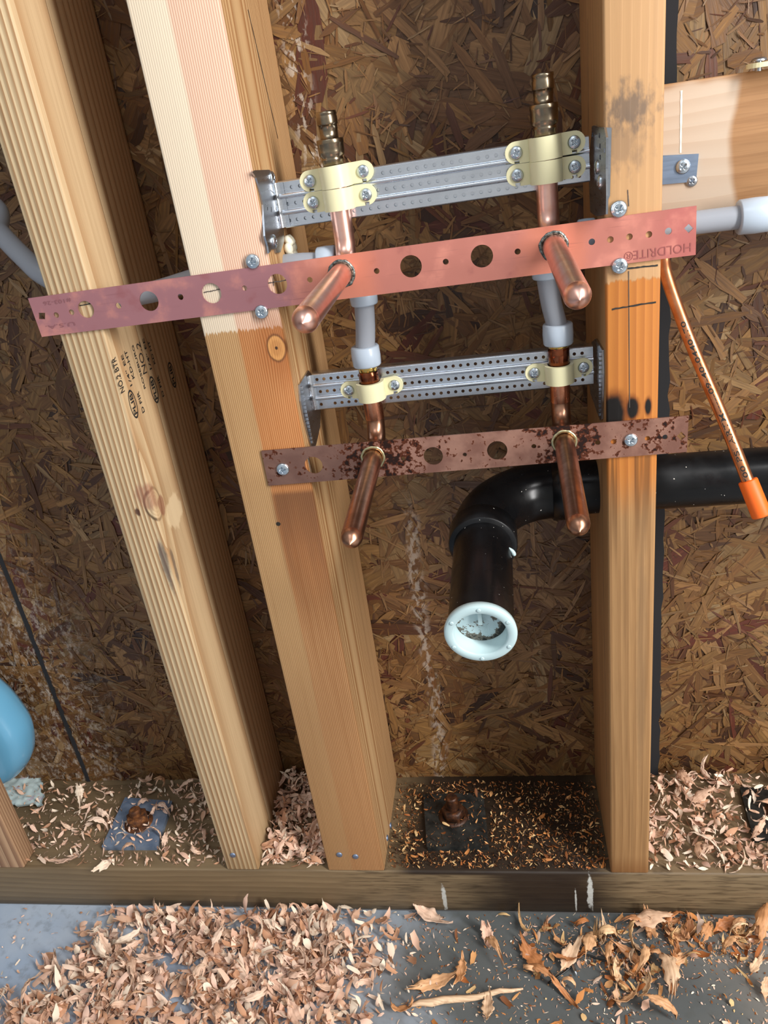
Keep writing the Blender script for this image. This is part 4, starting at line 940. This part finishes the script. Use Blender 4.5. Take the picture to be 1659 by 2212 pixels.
def crumple(name, px4, z, label, mat, amp=.004):
    P4 = [onZ(x, y, z) for x, y in px4]; n = 18; vs = []; 
    for lay in (0, 1):
        for j in range(n+1):
            for i in range(n+1):
                u, v = i/n, j/n; p = P4[0].lerp(P4[1], u).lerp(P4[3].lerp(P4[2], u), v); q = p*1
                h = mnoise(p*95)*amp + mnoise(p*230)*amp*.5; e = mnoise(V((u*6, v*6, 4)))*.003; vs.append((q.x+e, q.y+e, z+abs(h)+.001+(0 if lay == 0 else .0004)))
    fs = []; m = n+1
    for j in range(n):
        for i in range(n):
            a = j*m+i; fs.append((a, a+1, a+m+1, a+m)); a += m*m; fs.append((a, a+m, a+m+1, a+1))
    for i in range(n):
        for (a, b_) in ((i, i+1), (n*m+i+1, n*m+i), ((i+1)*m, i*m), (i*m+n, (i+1)*m+n)): fs.append((a, b_, b_+m*m, a+m*m))
    mb = MB(); mb.add(vs, fs, True); tag(mb.build(name, mat, normals=False), label, 'paper')
crumple('crumpled_paper', [(5, 1745), (95, 1742), (90, 1668), (8, 1682)], .004, 'crumpled pale blue-white paper scrap below the blue jug', pap)

# ================================================================== WOOD SHAVINGS
shm = B_('shaving_wood', rough=.62, spec=.3); b = shm
oi = b.n.new('ShaderNodeObjectInfo'); rnd = S_(b, oi.outputs['Random']); ob = b.obj(); g = b.noise(b.scale(ob, (60, 900, 300)), 1, 2)
c = b.ramp(rnd, [(0, srgb(226, 184, 158)), (.3, srgb(236, 206, 182)), (.6, srgb(216, 174, 144)), (.85, srgb(244, 224, 200)), (1, srgb(212, 164, 126))]); c = b.mix(b.step(g, .4, .7)*.35, c, srgb(150, 96, 66)); b.color(c); b.bump(g, .3, .0005)
shw = B_('wet_shaving_wood', rough=.5, spec=.4); b = shw
oi = b.n.new('ShaderNodeObjectInfo'); rnd = S_(b, oi.outputs['Random']); g = b.noise(b.scale(b.obj(), (60, 900, 300)), 1, 2)
c = b.ramp(rnd, [(0, srgb(206, 144, 92)), (.3, srgb(226, 178, 132)), (.6, srgb(186, 118, 68)), (.8, srgb(230, 196, 160)), (1, srgb(222, 176, 118))]); c = b.mix(b.step(g, .4, .7)*.4, c, srgb(120, 66, 30)); b.color(c); b.bump(g, .3, .0005)
shs = B_('small_shaving_wood', rough=.65, spec=.3); b = shs
at = b.n.new('ShaderNodeAttribute'); at.attribute_name = 'chip'; b.color(at.outputs['Color'])
def shaving(L, Wd, R_curl, twist, nu=8, nv=3, th=.00035, rng=random):
    """a curled chip centred at origin, long axis x"""
    vs = []; top = []; jk = 2.2 if nv > 3 else 1; jag0 = [rng.uniform(-.12, .12)*jk for _ in range(nv+1)]; jag1 = [rng.uniform(-.16, .16)*jk for _ in range(nv+1)]; sd = rng.random()*50
    e0 = rng.uniform(.25, .9); e1 = rng.uniform(.1, .6); side = [rng.uniform(.66 if nv > 3 else .82, 1.12) for _ in range(nu+1)]
    for i in range(nu+1):
        u = i/nu; wf = min(1, e0+(1-e0)*u*3.5)*min(1, e1+(1-e1)*(1-u)*2.5)*side[i]
        for j in range(nv+1):
            v = j/nv-.5; s = (u-.5)*L + (jag0[j]*(1-u)**6+jag1[j]*u**6)*L; y = v*Wd*wf; a = s/R_curl
            x = R_curl*math.sin(a); z = R_curl*(1-math.cos(a)) + (y*y)/(Wd*1.3)*.8; tw = twist*u
            wr = mnoise(V((u*7+sd, v*5, sd)))*.0016 if nv > 3 else 0; y2 = y*math.cos(tw); z2 = z+y*math.sin(tw)+wr; top.append(V((x, y2, z2)))
    m = nv+1; fs = []
    if th:
        vs = top+[p+V((0, 0, -th)) for p in top]; K = len(top)
        for i in range(nu):
            for j in range(nv): a = i*m+j; fs.append((a, a+m, a+m+1, a+1)); a += K; fs.append((a, a+1, a+m+1, a+m))
        for i in range(nu):
            for a, b2 in ((i*m, (i+1)*m), ((i+1)*m+nv, i*m+nv)): fs.append((a, b2, b2+K, a+K)[::-1])
        for j in range(nv):
            for a, b2 in ((j, j+1), (nu*m+j+1, nu*m+j)): fs.append((a, b2, b2+K, a+K))
    else:
        vs = top
        for i in range(nu):
            for j in range(nv): a = i*m+j; fs.append((a, a+m, a+m+1, a+1))
    return vs, fs
PROTO = []
for k in range(16):
    L = random.uniform(.017, .030); Wd = random.uniform(.006, .012)
    if k % 5 == 4: Wd *= .45
    vs, fs = shaving(L, Wd, random.choice([random.uniform(.006, .011), random.uniform(.012, .03)]), random.uniform(-1.2, 1.2), 16, 6)
    PROTO.append((vs, fs))
def proto_mesh(k, mat):
    vs, fs = PROTO[k]; me = bpy.data.meshes.new('wood_shaving'); me.from_pydata([tuple(v) for v in vs], [], fs); me.polygons.foreach_set('use_smooth', [True]*len(fs)); me.update(); me.materials.append(mat.m); return me
PM = {('dry', k): proto_mesh(k, shm) for k in range(16)}; PM.update({('wet', k): proto_mesh(k, shw) for k in range(16)})
# where shavings lie in the photo: density and heap height by region (photo x, y) -> (density 0..1, heap height m)
def blob(x, y, cx, cy, rx, ry): return math.exp(-(((x-cx)/rx)**2+((y-cy)/ry)**2))
def floor_density(x, y):
    n = mnoise(V((x/85, y/55, 1.3)))
    d = 0
    if x < 900:
        d = 1.0*min(1, max(0, (x-60)/160 + (y-2080)/110)) if x < 260 else 1.0
        d *= 1 - .95*blob(x, y, 70, 2060, 130, 45) - .9*blob(x, y, 415, 2100, 70, 14) - .9*blob(x, y, 20, 2130, 60, 40)
        if y > 2120: d *= min(1, max(.3, 1-(x-560)/300)) if x > 560 else 1
        if y > 2190: d *= .75
        if x > 760: d *= max(0.05, 1-(x-760)/110)
        d *= 1 - .8*blob(x, y, 300, 2195, 30, 14) - .7*blob(x, y, 620, 2190, 60, 20)
    else:
        d = .05
        d += .75*blob(x, y, 1500, 2000, 150, 55)+.65*blob(x, y, 1400, 2085, 130, 40)+.4*blob(x, y, 1620, 2020, 90, 60) + .35*blob(x, y, 1240, 2040, 200, 50)
        d += .25*blob(x, y, 1300, 2150, 120, 40)
    return max(0, d*(.75+.9*n))
def place(n, rx, ry, zsurf, dens, tries=80000):
    out = []; k = 0
    while len(out) < n and k < tries:
        k += 1; x = random.uniform(*rx); y = random.uniform(*ry)
        if random.random() < dens(x, y): out.append((x, y, onZ(x, y, zsurf)))
    return out
def in_bay(p, xa, xb, m=.006): return xa+m < p.x < xb-m and .004 < p.y < D-.012
CT = [0]
def loose(P, kind, label, group, h=0., scale=1., flat=.5, name='wood_shaving'):
    k = random.randrange(16); o = bpy.data.objects.new(name, PM[(kind, k)]); COL.objects.link(o)
    s = scale*random.uniform(.8, 1.2); o.scale = (s, s, s)
    rx, ry = random.gauss(0, flat), random.gauss(0, flat*.7); o.rotation_euler = (rx + (PI if random.random() < .35 else 0), ry, random.uniform(0, 2*PI))
    me = PM[(kind, k)]; R3 = o.rotation_euler.to_matrix(); zmin = min((R3 @ v.co).z for v in me.vertices)*s
    o.location = (P.x, P.y, P.z - zmin + h + .0003); tag(o, label, 'shaving', group); CT[0] += 1; return o
G_left = 'curled shavings heaped on the concrete at the left'
pl = place(130, (0, 900), (1985, 2212), ZF, lambda x, y: floor_density(x, y) if x < 880 else 0)
for (x, y, p) in pl:
    if p.y < -.008: loose(p, 'dry', 'pale pink curled wood shaving in the heap on the concrete at left', G_left, random.uniform(.002, .016), 1.0, .6)
G_right = 'curled shavings scattered on the concrete at the right'
for (x, y, p) in place(62, (900, 1659), (1990, 2212), ZF, floor_density):
    if p.y < -.008: loose(p, 'wet', 'orange-brown wood shaving scattered on the concrete at right', G_right, random.uniform(0, .004), 1.15, .35)
def bay(n, rx, ry, xa, xb, h, kind, lab, grp, scale=1., cond=lambda p: True):
    c = 0
    for (x, y, p) in place(n*4, rx, ry, 0, lambda x, y: 1):
        if c >= n: break
        if in_bay(p, xa, xb, .011) and cond(p): loose(p, kind, lab, grp, random.uniform(0, 1)*h(p), scale, .6); c += 1
bay(34, (0, 560), (1690, 1878), X0R, X1L, lambda p: .004 if p.y < .08 else .012, 'dry', 'pale shaving on the sole plate between the two leftmost studs', 'shavings on the plate in the left bay', .9)
bay(24, (560, 760), (1650, 1878), X1R, X2L, lambda p: .012+.10*p.y, 'dry', 'pinkish shaving packed between the ridged and wide studs', 'shavings on the plate between the left and wide studs', .95)
bay(44, (1400, 1700), (1650, 1878), X3R, .20, lambda p: .004+.08*p.y, 'dry', 'pale shaving on the sole plate right of the narrow stud', 'shavings on the plate in the right bay', .95)
# a few shavings that stand out
for (x, y, kind, s, lab) in ((1057, 2036, 'dry', 1.55, 'cream shaving lying alone on the wet concrete below the white drip'), (940, 2128, 'wet', 1.9, 'large frayed orange shaving on the concrete left of the long splinter'),
                             (870, 2185, 'wet', 1.4, 'dark red-brown shaving at the left end of the splinter'), (1150, 2075, 'wet', 1.6, 'tall orange shaving standing left of the black wire'),
                             (1400, 2010, 'dry', 2.0, 'large tan shaving fan against the sole plate at right'), (1220, 2150, 'wet', 1.7, 'brown rounded shaving just below the loose screw'),
                             (1450, 2120, 'wet', 1.9, 'broad golden shaving near the bottom right'), (925, 1985, 'dry', 1.4, 'pink shaving near the sole plate under the left white drip')):
    loose(onZ(x, y, ZF), kind, lab, None, .001, s, .25)
for (x, y, lab) in ((60, 1660, 'curled pink shaving lying on the blue jug foot'), (330, 1765, 'tan shaving leaning on the blue-grey washer'), (150, 1868, 'wide tan shaving hanging over the sole plate edge at left')):
    loose(onZ(x, y, .004), 'dry', lab, None, .004, 1.3, .4)
# the small stuff: crumbs and chips nobody could count
def mass(name, items, label, curl=True):
    vs, fs, cols = [], [], []
    for (P, L, Wd, flat, col) in items:
        v, f = shaving(L, Wd, random.uniform(.5, 1.6)*L, random.uniform(-1, 1), 4 if L > .006 else 2, 2 if L > .006 else 1, 0)
        e = Matrix.Rotation(random.uniform(0, 2*PI), 3, 'Z') @ Matrix.Rotation(random.gauss(0, flat), 3, 'Y') @ Matrix.Rotation(random.gauss(0, flat)+(PI if random.random() < .4 else 0), 3, 'X')
        q = [e @ a for a in v]; zm = min(a.z for a in q); k = len(vs); vs += [(P.x+a.x, P.y+a.y, P.z+a.z-zm+.0003) for a in q]; fs += [tuple(k+i for i in g_) for g_ in f]; cols += [col]*len(f)
    me = bpy.data.meshes.new(name); me.from_pydata(vs, [], fs); me.polygons.foreach_set('use_smooth', [True]*len(fs)); ca = me.color_attributes.new('chip', 'FLOAT_COLOR', 'CORNER'); cl = []
    for p, c in zip(me.polygons, cols): cl += list(c)*len(p.vertices)
    ca.data.foreach_set('color', cl); me.materials.append(shs.m); o = bpy.data.objects.new(name, me); COL.objects.link(o); tag(o, label, 'shavings', kind='stuff')
DRY = [srgb(226, 184, 158), srgb(236, 206, 182), srgb(214, 170, 140), srgb(244, 224, 200), srgb(200, 150, 116), srgb(230, 192, 170)]
WET = [srgb(196, 128, 70), srgb(214, 156, 100), srgb(166, 98, 50), srgb(226, 186, 130), srgb(120, 70, 34)]
def col(pal): c = random.choice(pal); k = random.uniform(.8, 1.1); return (c[0]*k, c[1]*k, c[2]*k, 1)
it = []
for (x, y, p) in place(2900, (-500, 900), (1975, 2420), ZF, lambda x, y: floor_density(x, min(y, 2180)), 60000):
    if p.y < -.004: it.append((p+V((0, 0, random.uniform(0, .009))), random.uniform(.008, .024), random.uniform(.003, .009), .6, col(DRY)))
for (x, y, p) in place(3200, (-500, 950), (1965, 2420), ZF, lambda x, y: .12+floor_density(x, min(y, 2180)), 60000):
    if p.y < -.002: it.append((p+V((0, 0, random.uniform(0, .004))), random.uniform(.0015, .008), random.uniform(.0006, .0028), .4, col(DRY)))
mass('shavings_heap', it, 'dense heap of small pink shavings and crumbs on the concrete at left')
it = []
for (x, y, p) in place(330, (900, 2100), (1975, 2420), ZF, lambda x, y: floor_density(min(x, 1659), min(y, 2200))*1.3, 60000):
    if p.y < -.004: it.append((p, random.uniform(.006, .018), random.uniform(.002, .007), .35, col(WET+DRY[:2])))
for (x, y, p) in place(4200, (850, 2100), (1962, 2420), ZF, lambda x, y: .10+floor_density(min(x, 1659), min(y, 2200)), 60000):
    if p.y < -.001: it.append((p, random.uniform(.0008, .005), random.uniform(.0005, .0018), .25, col(WET+DRY)))
mass('shavings_scatter', it, 'small orange chips and crumbs strewn on the concrete at right')
it = []
for (n, rx, xa, xb, hh, pal, Ls) in ((3000, (-900, 560), X0R-.6, X1L, lambda p: .003 if p.y < .09 else .01, DRY, (.002, .014)), (900, (540, 760), X1R, X2L, lambda p: .010+.16*p.y, DRY, (.004, .020)),
                            (2600, (1400, 2300), X3R, .6, lambda p: .004+.10*p.y, DRY, (.003, .018)), (5200, (820, 1330), X2R, X3L, lambda p: .0015, WET+[srgb(60, 40, 24)]*2+[srgb(70, 42, 22), srgb(50, 30, 18), srgb(90, 56, 30)], (.0012, .0065)), (150, (820, 1330), X2R, X3L, lambda p: .002, WET, (.006, .013))):
    for (x, y, p) in place(n, rx, (1600, 1885), 0, lambda x, y: 1 if in_bay(onZ(x, y, 0), xa, xb, .003) else 0, 60000):
        L = random.uniform(*Ls)*random.uniform(.5, 1.)
        for (wx0, wx1, wy0, wy1) in WB:
            if wx0 < p.x < wx1 and wy0 < p.y < wy1: p = p + V((0, 0, .0064)) if random.random() < .3 else None; break
        if p is None: continue
        it.append((p+V((0, 0, random.uniform(0, hh(p)))), L, L*random.uniform(.18, .45), .6, col(pal)))
mass('shavings_on_plate', it, 'small shavings and crumbs lying on top of the sole plate between the studs')

# long splinter, loose screw and black wire on the concrete
a, b_ = onZ(884, 2181, ZF), onZ(1130, 2140, ZF)
mb = MB(); pts = [a.lerp(b_, i/10)+V((0, random.uniform(-.0015, .0015), .004+.002*math.sin(i))) for i in range(11)]; mb.tube(pts, [.0012, .003, .004, .0038, .0036, .0034, .003, .003, .0026, .002, .001], 7)
tag(mb.build('wood_splinter', shw), 'long thin brown wood splinter on the wet concrete at the bottom', 'splinter')
a, b_ = onZ(1230, 2067, ZF+.004), onZ(1247, 2110, ZF+.003); d = (b_-a).normalized(); q = d.to_track_quat('Z', 'Y').to_matrix().to_4x4(); q.translation = a
t = thing('loose_screw', a, 'small steel screw lying on the concrete over the black wire', 'screw'); pr = [(.0011, 0)]; z = .002; L = (b_-a).length
while z < L-.004: pr += [(.0019, z), (.0011, z+.0007)]; z += .0014
pr += [(.0002, L)]; mb = MB(); mb.lathe(pr, q, 14, (True, False)); mb.build('shank', zinc, t)
mb = MB(); mb.lathe([(.0012, .001), (.0034, -.001), (.0036, -.0018), (.0030, -.0026), (.0008, -.0028)], q, 20, (False, True)); mb.build('head', zinc, t)
w = MB(); w.tube(curve_pts([onZ(1184, 2124, ZF+.001), onZ(1222, 2098, ZF+.002), onZ(1262, 2064, ZF+.003), onZ(1300, 2074, ZF+.002), onZ(1340, 2080, ZF+.001)], 8), .0009, 10)
tag(w.build('black_wire', B_('black_wire', rough=.4, color=(.01, .01, .01))), 'thin black wire curving across the concrete under the loose screw', 'wire')
